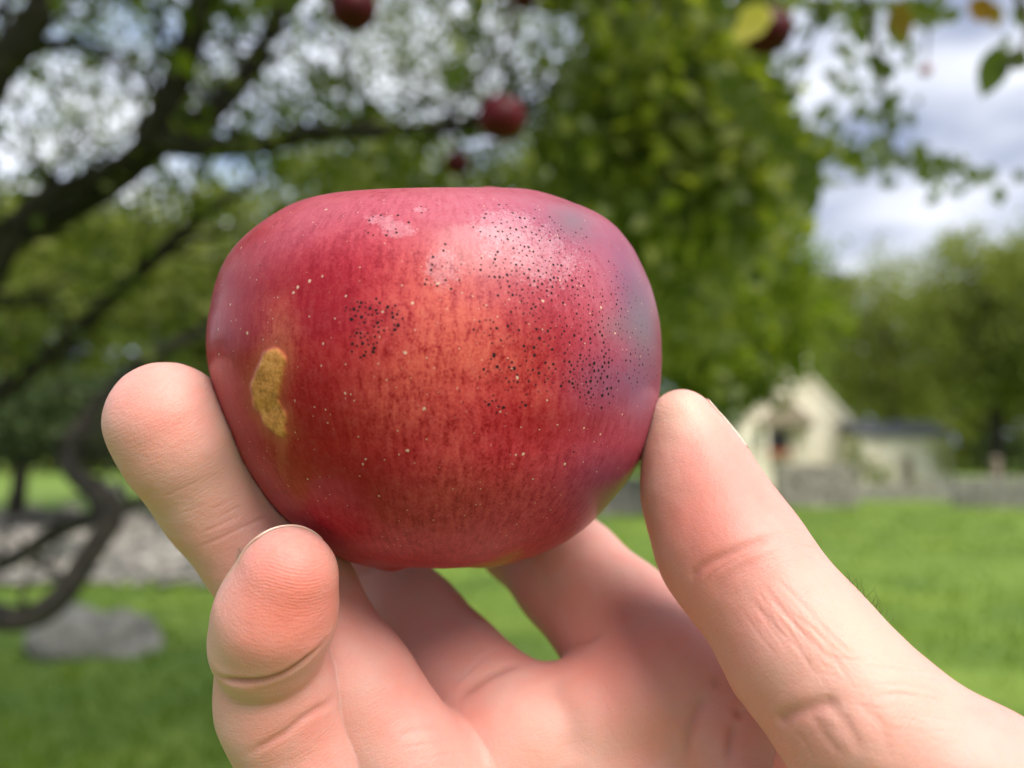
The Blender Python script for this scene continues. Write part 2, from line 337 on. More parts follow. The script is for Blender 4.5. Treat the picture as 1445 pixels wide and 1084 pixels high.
# long outbuilding with a slate roof
OY = 31.0; ox0, ox1 = w_at(1216, OY), w_at(1342, OY)
ob = empty('outbuilding', ((ox0 + ox1) / 2, OY, 0)); tag(ob, 'low cream stone outbuilding with a dark slate roof below the trees', 'outbuilding')
o1 = MB(); o1.box(ox0, ox1, OY, OY + 3.2, -.1, zt(615, OY)); o1o = o1.build('wall', M_stone)
o2 = MB(); e_ = zt(615, OY); o2.add([(ox0 - .15, OY - .25, e_ - .03), (ox1 + .1, OY - .25, e_ - .03), (ox1 + .1, OY + 1.7, zt(597, OY)), (ox0 - .15, OY + 1.7, zt(597, OY)), (ox0 - .15, OY + 3.4, e_), (ox1 + .1, OY + 3.4, e_), (ox0 - .15, OY - .25, e_ + .08), (ox1 + .1, OY - .25, e_ + .08), (ox1 + .1, OY + 1.7, zt(597, OY) + .12), (ox0 - .15, OY + 1.7, zt(597, OY) + .12), (ox0 - .15, OY + 3.4, e_ + .1), (ox1 + .1, OY + 3.4, e_ + .1)],
  [(0, 1, 7, 6), (6, 7, 8, 9), (9, 8, 11, 10), (0, 3, 2, 1), (3, 4, 5, 2), (4, 10, 11, 5), (0, 6, 9, 3), (3, 9, 10, 4), (1, 2, 8, 7), (2, 5, 11, 8)]); o2o = o2.build('roof', M_slate)
o3 = MB(); o3.box(w_at(1270, OY), w_at(1284, OY), OY - .05, OY - .003, -.05, 1.35); o3o = o3.build('door', M_wood)
adopt(ob, o1o, o2o, o3o)
pz = at_px(1402, 712); gp = MB(); gp.tube([(pz[0], pz[1], 0), (pz[0], pz[1], 1.3)], [.12, .11], 8); gp.tube([(pz[0], pz[1], 1.3), (pz[0], pz[1], 1.38)], [.15, .05], 8)
tag(gp.build('gate_post', M_wood), 'pale grey post standing by the stone wall at the right', 'post')

# ------------------------------------------------------------------ trees behind
def far_tree(name, px, py, dist, rx, ry, mat, label, n=300, per=45, leaf=.24, cat='tree', group='trees behind the lawn', flat=.8, trunk=True):
    s = dist / FPX; c = P(px, py, dist); R_ = np.array([rx * s, rx * s * .85, ry * s]); root = empty(name, (c[0], c[1], 0)); kids = []
    tag(root, label, cat, group)
    p, t = clumpy(n, per, c, R_ * .92, np.array([.12, .12, .1]) * R_, flat)
    p = p[p[:, 2] > .1]; t = t[:len(p)]
    kids.append(build_leaves('crown', [leaf_batch(p, leaf * RNG.uniform(.7, 1.3, len(p)), t)], mat))
    if trunk:
        tr = MB(); top = c + np.array([0, 0, R_[2] * .35]); r0 = max(.12, R_[2] * .06)
        pp_, rr2 = catmull([(c[0], c[1], -.05), (c[0] + .1, c[1], c[2] * .45), tuple(c), tuple(top)], [r0 * 1.2, r0, r0 * .6, r0 * .2], 4); tr.tube(pp_, rr2, 8)
        for k in range(7):
            an = RNG.random() * 6.28; h0 = c[2] + R_[2] * RNG.uniform(-.7, .1); e = c + R_ * np.array([math.cos(an), math.sin(an), RNG.uniform(-.2, .7)]) * .75
            tr.tube([np.array([c[0], c[1], h0]), (np.array([c[0], c[1], h0]) + e) / 2 + np.array([0, 0, .1 * R_[2]]), e], [r0 * .4, r0 * .25, r0 * .08], 5)
        kids.append(tr.build('trunk', M_bark, None, True))
    adopt(root, *kids); return root
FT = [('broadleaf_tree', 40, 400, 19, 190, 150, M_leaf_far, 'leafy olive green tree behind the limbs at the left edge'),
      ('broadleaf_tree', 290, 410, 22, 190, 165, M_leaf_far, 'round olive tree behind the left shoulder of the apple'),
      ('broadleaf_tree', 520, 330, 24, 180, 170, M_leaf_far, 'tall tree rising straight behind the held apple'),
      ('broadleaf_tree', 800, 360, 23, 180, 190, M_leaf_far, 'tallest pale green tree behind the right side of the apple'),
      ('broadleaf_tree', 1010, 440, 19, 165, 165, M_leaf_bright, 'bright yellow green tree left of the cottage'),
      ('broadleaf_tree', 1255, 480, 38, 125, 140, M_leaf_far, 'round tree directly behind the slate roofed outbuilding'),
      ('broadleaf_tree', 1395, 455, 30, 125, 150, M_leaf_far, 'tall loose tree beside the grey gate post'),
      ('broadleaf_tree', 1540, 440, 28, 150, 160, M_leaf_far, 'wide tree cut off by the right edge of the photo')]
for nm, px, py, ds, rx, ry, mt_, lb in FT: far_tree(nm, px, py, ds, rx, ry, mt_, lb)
far_tree('conifer', 1135, 445, 52, 75, 85, M_conifer, 'dark blue green conifer above the cottage chimney', 160, 60, .45)
far_tree('shrub', 120, 590, 16, 240, 75, M_conifer, 'dark shady shrub row behind the gravel path', 200, 60, .16, 'shrub', None, .8, False)
far_tree('shrub', 420, 600, 18, 200, 80, M_conifer, 'dark shrub mass hidden mostly by ring finger and apple', 180, 55, .17, 'shrub', None, .8, False)
far_tree('shrub', 962, 605, 27, 72, 48, M_conifer, 'dark rounded shrub between thumb tip and cottage', 60, 60, .14, 'shrub', None, .8, False)
far_tree('shrub', 1135, 668, 30, 22, 12, M_leaf_bright, 'small bright shrub at the foot of the cottage wall', 20, 40, .1, 'shrub', None, .8, False)
far_tree('shrub', 1238, 668, 29, 22, 30, M_leaf_far, 'low loose shrub against the left end of the outbuilding', 24, 36, .1, 'shrub', None, .8, False)
far_tree('shrub', 1330, 640, 29, 22, 48, M_leaf_far, 'tall loose shrub against the right end of the outbuilding', 26, 36, .1, 'shrub', None, .8, False)
far_tree('shrub', 1205, 640, 29.5, 17, 45, M_leaf_far, 'slim loose shrub between cottage and outbuilding', 24, 36, .1, 'shrub', None, .8, False)
far_tree('shrub', 1305, 690, 27, 34, 12, M_leaf_bright, 'bright grassy shrub before the outbuilding wall', 20, 40, .1, 'shrub', None, .8, False)
far_tree('shrub', 1432, 640, 34, 60, 40, M_conifer, 'dark shrub under the trees at the right edge', 50, 50, .14, 'shrub', None, .8, False)
# far wood closing the view, one mass
p, t = clumpy(10, 10, np.zeros(3), np.ones(3), .1); nn2 = 26000
an = RNG.uniform(-1.15, 1.15, nn2); rd = RNG.uniform(70, 84, nn2); top_ = 9 + 4 * np.array([noise.noise(Vector((a * 9, 0, 0))) + .5 * noise.noise(Vector((a * 30, 2, 0))) for a in an])
pw = np.stack([rd * np.sin(an), rd * np.cos(an), RNG.random(nn2) ** .8 * top_], 1)
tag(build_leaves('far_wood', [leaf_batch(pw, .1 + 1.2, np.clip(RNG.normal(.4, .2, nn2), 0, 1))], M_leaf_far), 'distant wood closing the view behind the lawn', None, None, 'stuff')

# ------------------------------------------------------------------ the old apple tree over our heads
tree = empty('apple_tree', G(-560, 3.6)); tag(tree, 'old apple tree whose dark limbs and leaves arch over from the left', 'apple tree')
def limb(pts_, n=6, seg=10):
    q, r = catmull([P(x, y, d) for x, y, d, _ in pts_], [r_ for *_, r_ in pts_], n); return q, r
tk = MB()
base_ = G(-560, 3.6); fork = P(-170, 400, 3.4)
q, r = catmull([base_ - np.array([0, 0, .1]), base_ + np.array([.1, 0, .7]), fork - np.array([.35, 0, .35]), fork], [.24, .19, .17, .14], 6); tk.tube(q, r, 14, .15)
LB = [[(-170, 400, 3.4, .12), (-20, 345, 3.3, .075), (110, 285, 3.25, .062), (205, 212, 3.2, .062), (252, 110, 3.1, .056), (288, -10, 3.0, .048), (340, -220, 3.0, .04)],
      [(205, 215, 3.2, .06), (290, 165, 3.3, .05), (345, 110, 3.4, .045), (395, 15, 3.5, .04), (440, -140, 3.6, .03)],
      [(225, 200, 3.2, .055), (290, 208, 3.05, .045), (370, 204, 2.95, .04), (450, 188, 2.9, .036), (560, 186, 2.9, .03), (650, 178, 3.0, .024), (740, 150, 3.1, .018), (880, 100, 3.3, .01)],
      [(-330, 330, 3.2, .08), (-90, 200, 2.5, .06), (5, 85, 2.4, .05), (38, 45, 2.4, .046), (66, -10, 2.4, .042), (110, -160, 2.5, .03)],
      [(5, 75, 2.4, .025), (70, 62, 2.5, .02), (130, 66, 2.6, .016), (190, 90, 2.7, .01)],
      [(-420, 640, 3.0, .06), (-160, 820, 2.4, .045), (-30, 866, 2.3, .040), (40, 872, 2.3, .038), (88, 838, 2.3, .036), (140, 760, 2.35, .034), (160, 722, 2.4, .034), (128, 690, 2.45, .034), (98, 655, 2.5, .030), (112, 605, 2.6, .027), (190, 520, 2.8, .022), (285, 465, 3.0, .018), (400, 400, 3.2, .01)],
      [(-60, 815, 2.7, .028), (20, 788, 2.7, .03), (90, 745, 2.7, .028), (170, 720, 2.6, .024), (225, 690, 2.7, .016), (262, 640, 2.8, .008)],
      [(-300, 700, 3.5, .06), (-60, 590, 3.6, .05), (40, 525, 3.6, .045), (150, 430, 3.6, .04), (230, 355, 3.6, .034), (300, 295, 3.7, .026), (400, 230, 3.8, .012)],
      [(-170, 420, 3.3, .09), (-60, 440, 3.1, .06), (5, 360, 3.0, .042), (35, 300, 3.0, .036), (95, 262, 3.1, .03), (200, 225, 3.2, .03)],
      [(-340, -120, 2.2, .06), (0, -110, 1.7, .045), (400, -85, 1.4, .035), (760, -75, 1.3, .028), (1080, -60, 1.15, .022), (1300, -45, 1.1, .014), (1480, -10, 1.05, .008)],
      [(498, -70, 1.35, .006), (500, -40, 1.25, .004), (499, -18, 1.2, .002)], [(712, -72, 1.3, .007), (722, 20, 1.25, .005), (714, 90, 1.22, .0035), (709, 136, 1.2, .002)],
      [(630, 180, 3.0, .012), (640, 196, 2.6, .006), (646, 214, 2.15, .003)], [(1085, -55, 1.15, .006), (1088, -20, 1.1, .004), (1083, 8, 1.06, .002)],
      [(1200, -50, 1.13, .006), (1225, 20, 1.15, .004), (1242, 90, 1.2, .003), (1250, 180, 1.25, .002), (1275, 225, 1.3, .0015), (1345, 240, 1.35, .001)],
      [(1430, -20, 1.05, .006), (1452, 30, .95, .004), (1436, 84, .9, .003), (1408, 96, .9, .0015)], [(1150, -50, 1.15, .005), (1160, 0, 1.15, .003), (1130, 90, 1.2, .002), (1108, 140, 1.25, .001)],
      [(185, 60, 2.7, .006), (186, 75, 2.9, .002)], [(734, -73, 1.3, .005), (736, -40, 1.5, .003), (736, -20, 1.6, .002)], [(1300, -40, 1.1, .004), (1308, 40, 1.6, .003), (1306, 92, 2.0, .002)],
      [(880, 100, 3.3, .012), (960, 160, 3.2, .01), (1040, 200, 2.8, .008), (1120, 240, 2.4, .004)], [(760, 140, 3.1, .014), (850, 230, 3.2, .01), (900, 330, 3.3, .006)]]
for lb in LB: q, r = limb(lb); tk.tube(q, r, 10, .22)
for k in range(150):                                   # twigs leaving the limbs
    lb = LB[int(RNG.choice([0, 1, 2, 3, 5, 7, 8, 6, 20]))]; q, r = limb(lb, 4); a = int(RNG.integers(1, len(q) - 1)); d = RNG.normal(size=3); d[2] = abs(d[2]) * (1 if lb in (LB[5], LB[6]) else .7) + .1; d /= np.linalg.norm(d); Lt = RNG.uniform(.15, .3) if lb in (LB[5], LB[6]) else RNG.uniform(.2, .7)
    e = q[a] + d * Lt; m_ = q[a] + d * Lt * .5 + RNG.normal(0, .05, 3); rr3 = min(r[a] * .35, .012); tk.tube([q[a], m_, e], [rr3, rr3 * .7, rr3 * .3], 5)
trunk_o = tk.build('trunk', M_bark, None, True)
HOLES = [(110, 185, 128, 66), (160, 35, 80, 42), (18, 30, 30, 60), (340, 25, 26, 50), (308, 85, 24, 40), (395, 82, 32, 24), (352, 152, 38, 24), (285, 130, 26, 30), (262, 238, 38, 14), (590, 80, 100, 60), (540, 30, 55, 40), (735, 45, 95, 50), (650, 100, 45, 50), (460, 25, 26, 26), (60, 235, 60, 20), (520, 120, 24, 20)]
def edge_x(py): return np.interp(py, [-400, -60, 0, 60, 110, 170, 225, 250, 300, 360, 430, 520], [1250, 1200, 1075, 1070, 1085, 1115, 1160, 1150, 1110, 1105, 1060, 1000])
def crown_clumps(n, xr, yr, dr, dens=1.0):
    out_ = []
    while len(out_) < n:
        x, y, d = RNG.uniform(*xr), RNG.uniform(*yr), RNG.uniform(*dr)
        if x > edge_x(y) - 18 * (3 / d): continue
        pr = 1.0
        for cx, cy, rx, ry in HOLES:
            e = ((x - cx) / rx) ** 2 + ((y - cy) / ry) ** 2
            if e < 1.45: pr = min(pr, .06)
        if y > 300 and x < 520: pr = min(pr, .4)
        if RNG.random() > pr * dens: continue
        out_.append(P(x, y, d))
    return np.array(out_)
B = []
def leaf_clumps(cent, per, spread, size, tint=.5, droop=.35, tj=.16):
    p = np.repeat(cent, per, 0) + RNG.normal(size=(len(cent) * per, 3)) * spread
    t = np.clip(np.repeat(RNG.normal(tint, .14, len(cent)), per) + RNG.normal(0, tj, len(p)), 0, 1)
    B.append(leaf_batch(p, size * RNG.uniform(.7, 1.25, len(p)), t, 1.6, droop))
leaf_clumps(crown_clumps(900, (-350, 800), (-350, 520), (2.6, 5.2)), 16, .07, .065, .46)
leaf_clumps(crown_clumps(500, (770, 1180), (-350, 520), (2.4, 5.0)), 18, .08, .075, .72)
hs = np.array([P(*a) for a in [(HOLES[k_][0] + RNG.normal(0, .6) * HOLES[k_][2], HOLES[k_][1] + RNG.normal(0, .6) * HOLES[k_][3], RNG.uniform(4, 6.5)) for k_ in RNG.choice(len(HOLES), 1500, p=np.array([h_[2] * h_[3] for h_ in HOLES]) / sum(h_[2] * h_[3] for h_ in HOLES))]])
leaf_clumps(hs, 5, .10, .045, .45)
leaf_clumps(crown_clumps(330, (820, 1165), (60, 340), (1.9, 2.6)), 8, .05, .07, .62)
leaf_clumps(crown_clumps(160, (-250, 1100), (-420, -60), (1.3, 2.4)), 14, .08, .07, .5)
# crown beyond the frame, left and above
co_ = np.stack([RNG.uniform(-2.8, .9, 800), RNG.uniform(.9, 4.6, 800), RNG.uniform(3.2, 4.5, 800)], 1); cx_, cy_, cz_ = proj(co_); co_ = co_[(cy_ < -70)]; leaf_clumps(co_, 16, .12, .075, .5)  # unseen overhead clumps, added so that they shade the lawn
cb = np.stack([RNG.uniform(-6.5, 0.5, 700), RNG.uniform(1.8, 7, 700), RNG.uniform(2.6, 5.2, 700)], 1); cx_, cy_, cz_ = proj(cb)
cb = cb[(cx_ < -60) | (cy_ < -60)]; leaf_clumps(cb, 16, .12, .075, .45)
# sprays of single leaves against the bright sky at the right
def near_leaf(px, py, d, lenpx, ang, t, tilt=.25, wide=1.6):
    a = math.radians(ang); dirn = math.cos(a) * RIGHT - math.sin(a) * UP + tilt * FWD; sz = lenpx * d / FPX; c = P(px, py, d) - dirn / np.linalg.norm(dirn) * sz * .5
    n0 = 1; d_ = dirn / np.linalg.norm(dirn); s = np.cross(d_, FWD * 1.0 + .35 * UP); s /= np.linalg.norm(s); nn = np.cross(d_, s)
    prof = [(0, 0), (.12, .17), (.3, .29), (.5, .32), (.7, .25), (.88, .12), (1, 0)]
    v = [c + sz * (x * d_ - .05 * math.sin(3 * x) * nn) for x, w_ in prof]; 
    for sg in (1, -1): v += [c + sz * (x * d_ + sg * w_ * s * 1.6 / wide + .10 * abs(w_) * nn) for x, w_ in prof]
    k = len(prof); f = []
    for i_ in range(k - 1):
        f += [(i_, i_ + 1, k + i_ + 1), (i_, k + i_ + 1, k + i_), (i_ + 1, i_, 2 * k + i_), (i_ + 1, 2 * k + i_, 2 * k + i_ + 1)]
    B.append((np.array(v), np.array(f), np.full(len(v), t)))
for a in [(1400, 100, .9, 74, 105, .35), (1437, 84, .9, 46, 10, .35), (1165, 28, 1.15, 32, 95, .3), (1128, 94, 1.2, 20, 10, .3), (1114, 138, 1.25, 34, 165, .35), (1236, 88, 1.2, 34, 80, .4), (1254, 100, 1.2, 30, 70, .35), (1216, 50, 1.2, 40, 60, .5),
          (1268, 40, 1.15, 60, 60, .85), (1300, 14, 1.1, 46, 20, .6), (1388, 14, 1.05, 46, 10, 1.0), (1340, 22, 1.1, 34, 170, .7), (1250, 150, 1.25, 34, 95, .35), (1258, 176, 1.3, 30, 100, .35), (1284, 168, 1.3, 26, 60, .4), (1196, 224, 1.6, 30, 170, .45), (1215, 222, 1.6, 26, 30, .4),
          (1300, 224, 1.35, 36, 20, .5), (1326, 230, 1.35, 34, 50, .5), (1350, 236, 1.35, 32, 10, .5), (1308, 246, 1.5, 26, 120, .5), (1374, 246, 1.4, 32, 30, .6), (1398, 244, 1.4, 26, 60, .6), (1410, 276, 1.4, 30, 80, .55), (1180, 180, 1.7, 26, 30, .4), (1230, 200, 1.7, 24, 140, .4),
          (1140, 236, 1.6, 60, 60, .25), (1128, 262, 1.6, 55, 100, .25), (1108, 205, 1.6, 60, 30, .3), (1084, 180, 1.6, 64, 45, .4), (1146, 282, 1.7, 40, 90, .3), (1060, 160, 1.6, 66, 70, .35), (1030, 130, 1.6, 66, 60, .3), (1010, 0, 1.2, 50, 60, .6),
          (1184, 70, 1.3, 24, 40, .4), (1206, 20, 1.2, 36, 120, .55), (1440, 20, 1.0, 40, 80, .7), (1420, 60, 1.1, 20, 60, .6), (1150, 196, 1.8, 22, 30, .35), (1170, 150, 1.8, 20, 160, .4), (1200, 100, 1.8, 20, 40, .4), (1220, 160, 1.8, 24, 100, .4)]: near_leaf(*a)
for k in range(220):                                   # the loose outer spray
    t = RNG.random(); x, y = 1170 + 230 * t + RNG.normal(0, 30), 215 + 40 * t + RNG.normal(0, 14)
    if k % 3 == 0: x, y = 1235 + RNG.normal(0, 28), RNG.uniform(0, 230)
    if k % 3 == 1 : x, y = RNG.uniform(1090, 1330), abs(RNG.normal(0, 22))
    near_leaf(x, y, RNG.uniform(1.6, 3.2), RNG.uniform(14, 24), RNG.uniform(0, 180), RNG.uniform(.3, .7), RNG.uniform(-.6, .6))
crown_o = build_leaves('crown', B, M_leaf)
adopt(tree, trunk_o, crown_o)
for grp_ in ([(1060, 34, .99, 62, 150, .8), (1066, 22, 1.0, 50, 200, 1.0), (1052, 44, 1.0, 44, 110, .6)], [(1386, 14, 1.04, 52, 20, .0), (1404, 22, 1.05, 36, 70, .2)], [(1272, 30, 1.14, 56, 65, .1)]):
    B = []
    for a in grp_: near_leaf(*a)
    adopt(tree, build_leaves('yellow_leaf', B, M_yellow))

def hanging_apple(px, py, rpx, d, label, seed, col=((.03, .001, .003), (.085, .002, .007))):
    rg = np.random.default_rng(seed); R0 = rpx * d / FPX; c = P(px, py, d); root = empty('hanging_apple', c); tag(root, label, 'apple', 'apples hanging in the tree')
    th_, ph_ = np.meshgrid(np.linspace(0, math.pi, 28), np.linspace(0, 2 * math.pi, 40, endpoint=False), indexing='ij')
    r_ = R0 * (1 + .05 * np.cos(th_)) * (1 - .40 * np.exp(-(th_ / .22) ** 2)) * (1 - .2 * np.exp(-((math.pi - th_) / .22) ** 2)) * (1 + .015 * np.cos(5 * ph_) * np.exp(-((th_ - 2.8) / .4) ** 2))
    v = np.stack([r_ * np.sin(th_) * np.cos(ph_) * 1.04, r_ * np.sin(th_) * np.sin(ph_) * 1.04, r_ * np.cos(th_) * .94], -1).reshape(-1, 3) + c
    i_, j_ = np.meshgrid(np.arange(27), np.arange(40), indexing='ij'); f = np.stack([i_ * 40 + j_, (i_ + 1) * 40 + j_, (i_ + 1) * 40 + (j_ + 1) % 40, i_ * 40 + (j_ + 1) % 40], -1).reshape(-1, 4)
    m = noise_mat('tree_apple_skin', [(.35, col[0]), (.7, col[1])], 60, .5); m.node_tree.nodes['Principled BSDF'].inputs['Specular IOR Level'].default_value = .2
    a = mesh_np('fruit', v, f, m); st = MB(); st.tube([c + np.array([0, 0, R0 * .5]), c + np.array([0, 0, R0 * 1.1]), c + np.array([.002, 0, R0 * 1.5])], [.0014, .0011, .0015], 6); s2 = st.build('stem', M_bark); adopt(root, a, s2)
hanging_apple(498, 14, 33, 1.2, 'dark red apple at the top edge left of centre', 1)
hanging_apple(708, 168, 33, 1.2, 'dark red apple hanging just above the held apple', 2, ((.04, .001, .004), (.11, .003, .009)))
hanging_apple(645, 232, 18, 2.15, 'small red apple lower left of the larger one above the held apple', 3)
hanging_apple(1084, 46, 33, 1.05, 'red apple with a yellow leaf in front at the upper right', 4)
hanging_apple(736, -8, 22, 1.6, 'dark apple cut off by the top edge near the middle', 5, ((.04, .004, .006), (.08, .008, .012)))
hanging_apple(186, 84, 10, 2.9, 'tiny red apple far off among the left branches', 6)
hanging_apple(1306, 100, 8, 2.0, 'tiny brownish apple alone against the sky at the right', 7, ((.3, .08, .04), (.4, .14, .06)))

# ------------------------------------------------------------------ the held apple
AD = 0.122; AC = P(612, 535, AD)
SIL_R = [(0, 271), (8, 276), (18.6, 288), (26.3, 300), (33.3, 313), (39.7, 322), (46, 333), (52, 337), (58.9, 336), (66, 334), (73.3, 331), (80, 327), (87, 322), (100, 318), (113.5, 314), (122.6, 306), (140.7, 297), (163.7, 278), (172.5, 270), (180, 272)]
SIL_L = [(0, 271), (10.8, 272), (20.7, 283), (27.3, 297), (31.5, 306), (38.1, 319), (42.8, 325), (50.3, 334), (56.8, 339), (64.3, 339), (73.4, 332), (82, 326), (90, 315), (102.5, 301), (116.4, 293), (135, 287), (151, 286), (167, 279), (175.5, 277), (180, 272)]
def px2r(s): return AD * np.sin(np.arctan(np.asarray(s) / FPX))
_th = np.linspace(0, 180, 361)
def _prof(S):
    r = np.interp(_th, *zip(*S)); k = np.exp(-np.linspace(-2.5, 2.5, 31) ** 2); k /= k.sum()
    return px2r(np.convolve(np.pad(r, 15, mode='reflect'), k, 'valid'))
PR, PL = _prof(SIL_R), _prof(SIL_L)
def apple_r(d):
    """radius of the apple along unit directions d (camera aligned axes: right, up, away)"""
    th = np.degrees(np.arccos(np.clip(d[:, 1], -1, 1)))
    ph = np.arctan2(d[:, 2], d[:, 0]); c = .5 + .5 * np.cos(ph)
    r = np.interp(th, _th, PR) * c + np.interp(th, _th, PL) * (1 - c)
    s2 = np.sin(ph) ** 2
    r = r * (1 - .085 * s2 * np.exp(-((th - 16) / 26) ** 2) - .05 * s2 * np.exp(-((164 - th) / 22) ** 2))
    r = r * (1 - .05 * np.exp(-((th - 15) / 16) ** 2) * np.clip(np.sin(ph), 0, 1) ** 1.5)
    r = r * (1 - .022 * np.exp(-((th - 14) / 9) ** 2) * np.exp(-((ph + 2.1) / .5) ** 2))
    r = r * (1 - .42 * np.exp(-(th / 8.5) ** 2)) * (1 - .26 * np.exp(-((180 - th) / 7) ** 2))
    r = r * (1 + .005 * np.cos(5 * ph + .6) * np.exp(-((th - 165) / 16) ** 2) + .006 * np.cos(3 * ph + 1) * np.sin(np.radians(th)) ** 2)
    return r
def silhouette(nt=181, npn=180):
    t_, p_ = np.meshgrid(np.linspace(.001, math.pi - .001, nt), np.linspace(0, 2 * math.pi, npn, endpoint=False), indexing='ij')
    d = np.stack([np.sin(t_) * np.cos(p_), np.cos(t_), np.sin(t_) * np.sin(p_)], -1).reshape(-1, 3)
    w_ = AC + (d * apple_r(d)[:, None]) @ np.stack([RIGHT, UP, FWD]); u, v, _ = proj(w_); dx, dy = u - 612, 535 - v
    a = np.degrees(np.arctan2(np.abs(dx), dy)); s_ = np.hypot(dx, dy); return a, s_, dx >= 0
for _it in range(6):                                   # make the seen outline follow the measured one
    a_, s__, rt = silhouette()
    for PRF, SL, m_ in ((PR, SIL_R, rt), (PL, SIL_L, ~rt)):
        b_ = np.clip((a_[m_] / 3).astype(int), 0, 59); mxs = np.zeros(60); np.maximum.at(mxs, b_, s__[m_])
        tg = np.interp(np.arange(60) * 3 + 1.5, *zip(*SL)); q_ = np.clip(tg / np.maximum(mxs, 1), .9, 1.1); q_[:2] = q_[2]; q_[-3:] = q_[-4]; q_ = np.convolve(np.pad(q_, 2, mode='edge'), np.ones(5) / 5, 'valid')
        PRF *= np.interp(_th, np.arange(60) * 3 + 1.5, q_) ** .9
def apple_local(p): q = p - AC; return np.stack([q @ RIGHT, q @ UP, q @ FWD], 1)
def apple_sdf(p):
    l = apple_local(p); n = np.linalg.norm(l, axis=1) + 1e-9
    return (n - apple_r(l / n[:, None])) * .97
def apple_world(l): return AC + l[:, :1] * RIGHT + l[:, 1:2] * UP + l[:, 2:3] * FWD

NT, NP = 420, 900
th = np.linspace(0, math.pi, NT); ph = np.linspace(0, 2 * math.pi, NP, endpoint=False)
TH, PH = np.meshgrid(th, ph, indexing='ij')
D = np.stack([np.sin(TH) * np.cos(PH), np.cos(TH), np.sin(TH) * np.sin(PH)], -1).reshape(-1, 3)
LV = D * apple_r(D)[:, None]
AV = apple_world(LV); U_, V_, _z = proj(AV)

def blob(cx, cy, rx, ry, rot=0):
    a = math.radians(rot); dx, dy = U_ - cx, V_ - cy
    x = dx * math.cos(a) + dy * math.sin(a); y = -dx * math.sin(a) + dy * math.cos(a)
    return np.exp(-((x / rx) ** 2 + (y / ry) ** 2))
front = 1 / (1 + np.exp((LV[:, 2] - .004) / .004))
orange = .85 * blob(635, 425, 85, 110, 10) + .22 * blob(640, 640, 45, 80) + .40 * blob(560, 560, 60, 60) + .2 * blob(770, 560, 40, 40) + .5 * blob(395, 470, 28, 45) + .15 * blob(760, 700, 90, 60) + .3 * blob(700, 500, 90, 60)
deep = 1.0 * blob(450, 620, 120, 110, 30) + .8 * blob(390, 410, 90, 90) + .8 * blob(760, 480, 70, 70) + .7 * blob(780, 590, 80, 40) + .5 * blob(480, 430, 60, 60) + .5 * blob(340, 520, 40, 140) + .4 * blob(520, 700, 60, 50) + .35 * blob(860, 640, 60, 80)
bloom_sheen = .9 * blob(780, 330, 150, 85, 25) + .85 * blob(600, 290, 220, 55) + .8 * blob(880, 430, 60, 120, -10) + .5 * blob(910, 560, 22, 70) + .35 * blob(690, 380, 110, 60) + .2 * blob(640, 740, 150, 60) + .25 * blob(830, 690, 90, 80, -40) + .35 * blob(420, 320, 90, 40, -35)  # waxy bloom, plus the highlight along the top painted in as colour
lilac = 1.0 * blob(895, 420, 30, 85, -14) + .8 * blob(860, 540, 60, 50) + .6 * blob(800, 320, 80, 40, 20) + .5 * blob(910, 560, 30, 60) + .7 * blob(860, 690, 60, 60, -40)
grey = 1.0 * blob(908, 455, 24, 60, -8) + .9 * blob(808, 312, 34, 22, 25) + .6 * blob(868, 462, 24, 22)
patch = blob(540, 312, 30, 10, 12) + blob(562, 328, 26, 10) + .9 * blob(592, 296, 14, 5) + 1.1 * blob(624, 378, 27, 30) + .8 * blob(700, 318, 38, 22) + .45 * blob(748, 330, 60, 34, 25) + .5 * blob(770, 375, 46, 30) + .25 * blob(530, 470, 60, 50) + .35 * blob(690, 360, 30, 20) + .30 * blob(790, 400, 110, 80, 20)
# tan russet scar: a bent strip from (392,500) down to (395,610)
def strip(pts, wpx):
    dmin = np.full(len(U_), 1e9)
    for (x0, y0, w0), (x1, y1, w1) in zip(pts[:-1], pts[1:]):
        t = np.clip(((U_ - x0) * (x1 - x0) + (V_ - y0) * (y1 - y0)) / ((x1 - x0) ** 2 + (y1 - y0) ** 2), 0, 1)
        dd = np.hypot(U_ - x0 - t * (x1 - x0), V_ - y0 - t * (y1 - y0)) - (w0 + (w1 - w0) * t)
        dmin = np.minimum(dmin, dd)
    return dmin
sc = strip([(386, 510, 17), (376, 545, 20), (373, 566, 17), (388, 592, 16), (396, 608, 8)], 0)
sc = sc + 1.2 * np.sin(U_ * .25 + 1) * np.sin(V_ * .17) + .5 * np.sin(U_ * .9) * np.sin(V_ * .8 + 2)
scar = 1 / (1 + np.exp(np.clip(sc / .9, -30, 30))); scar_halo = np.exp(-np.clip(sc, 0, 200) ** 2 / 13 ** 2) + .8 * blob(398, 465, 16, 34) + .8 * blob(398, 640, 8, 26)
for a in (patch, scar, scar_halo): a *= front
LV = LV + D * (scar * .00016 - .00035 * blob(376, 580, 22, 16) * front)[:, None]
AV = apple_world(LV)
i, j = np.meshgrid(np.arange(NT - 1), np.arange(NP), indexing='ij')
j2 = (j + 1) % NP
AF = np.stack([i * NP + j, (i + 1) * NP + j, (i + 1) * NP + j2, i * NP + j2], -1).reshape(-1, 4)

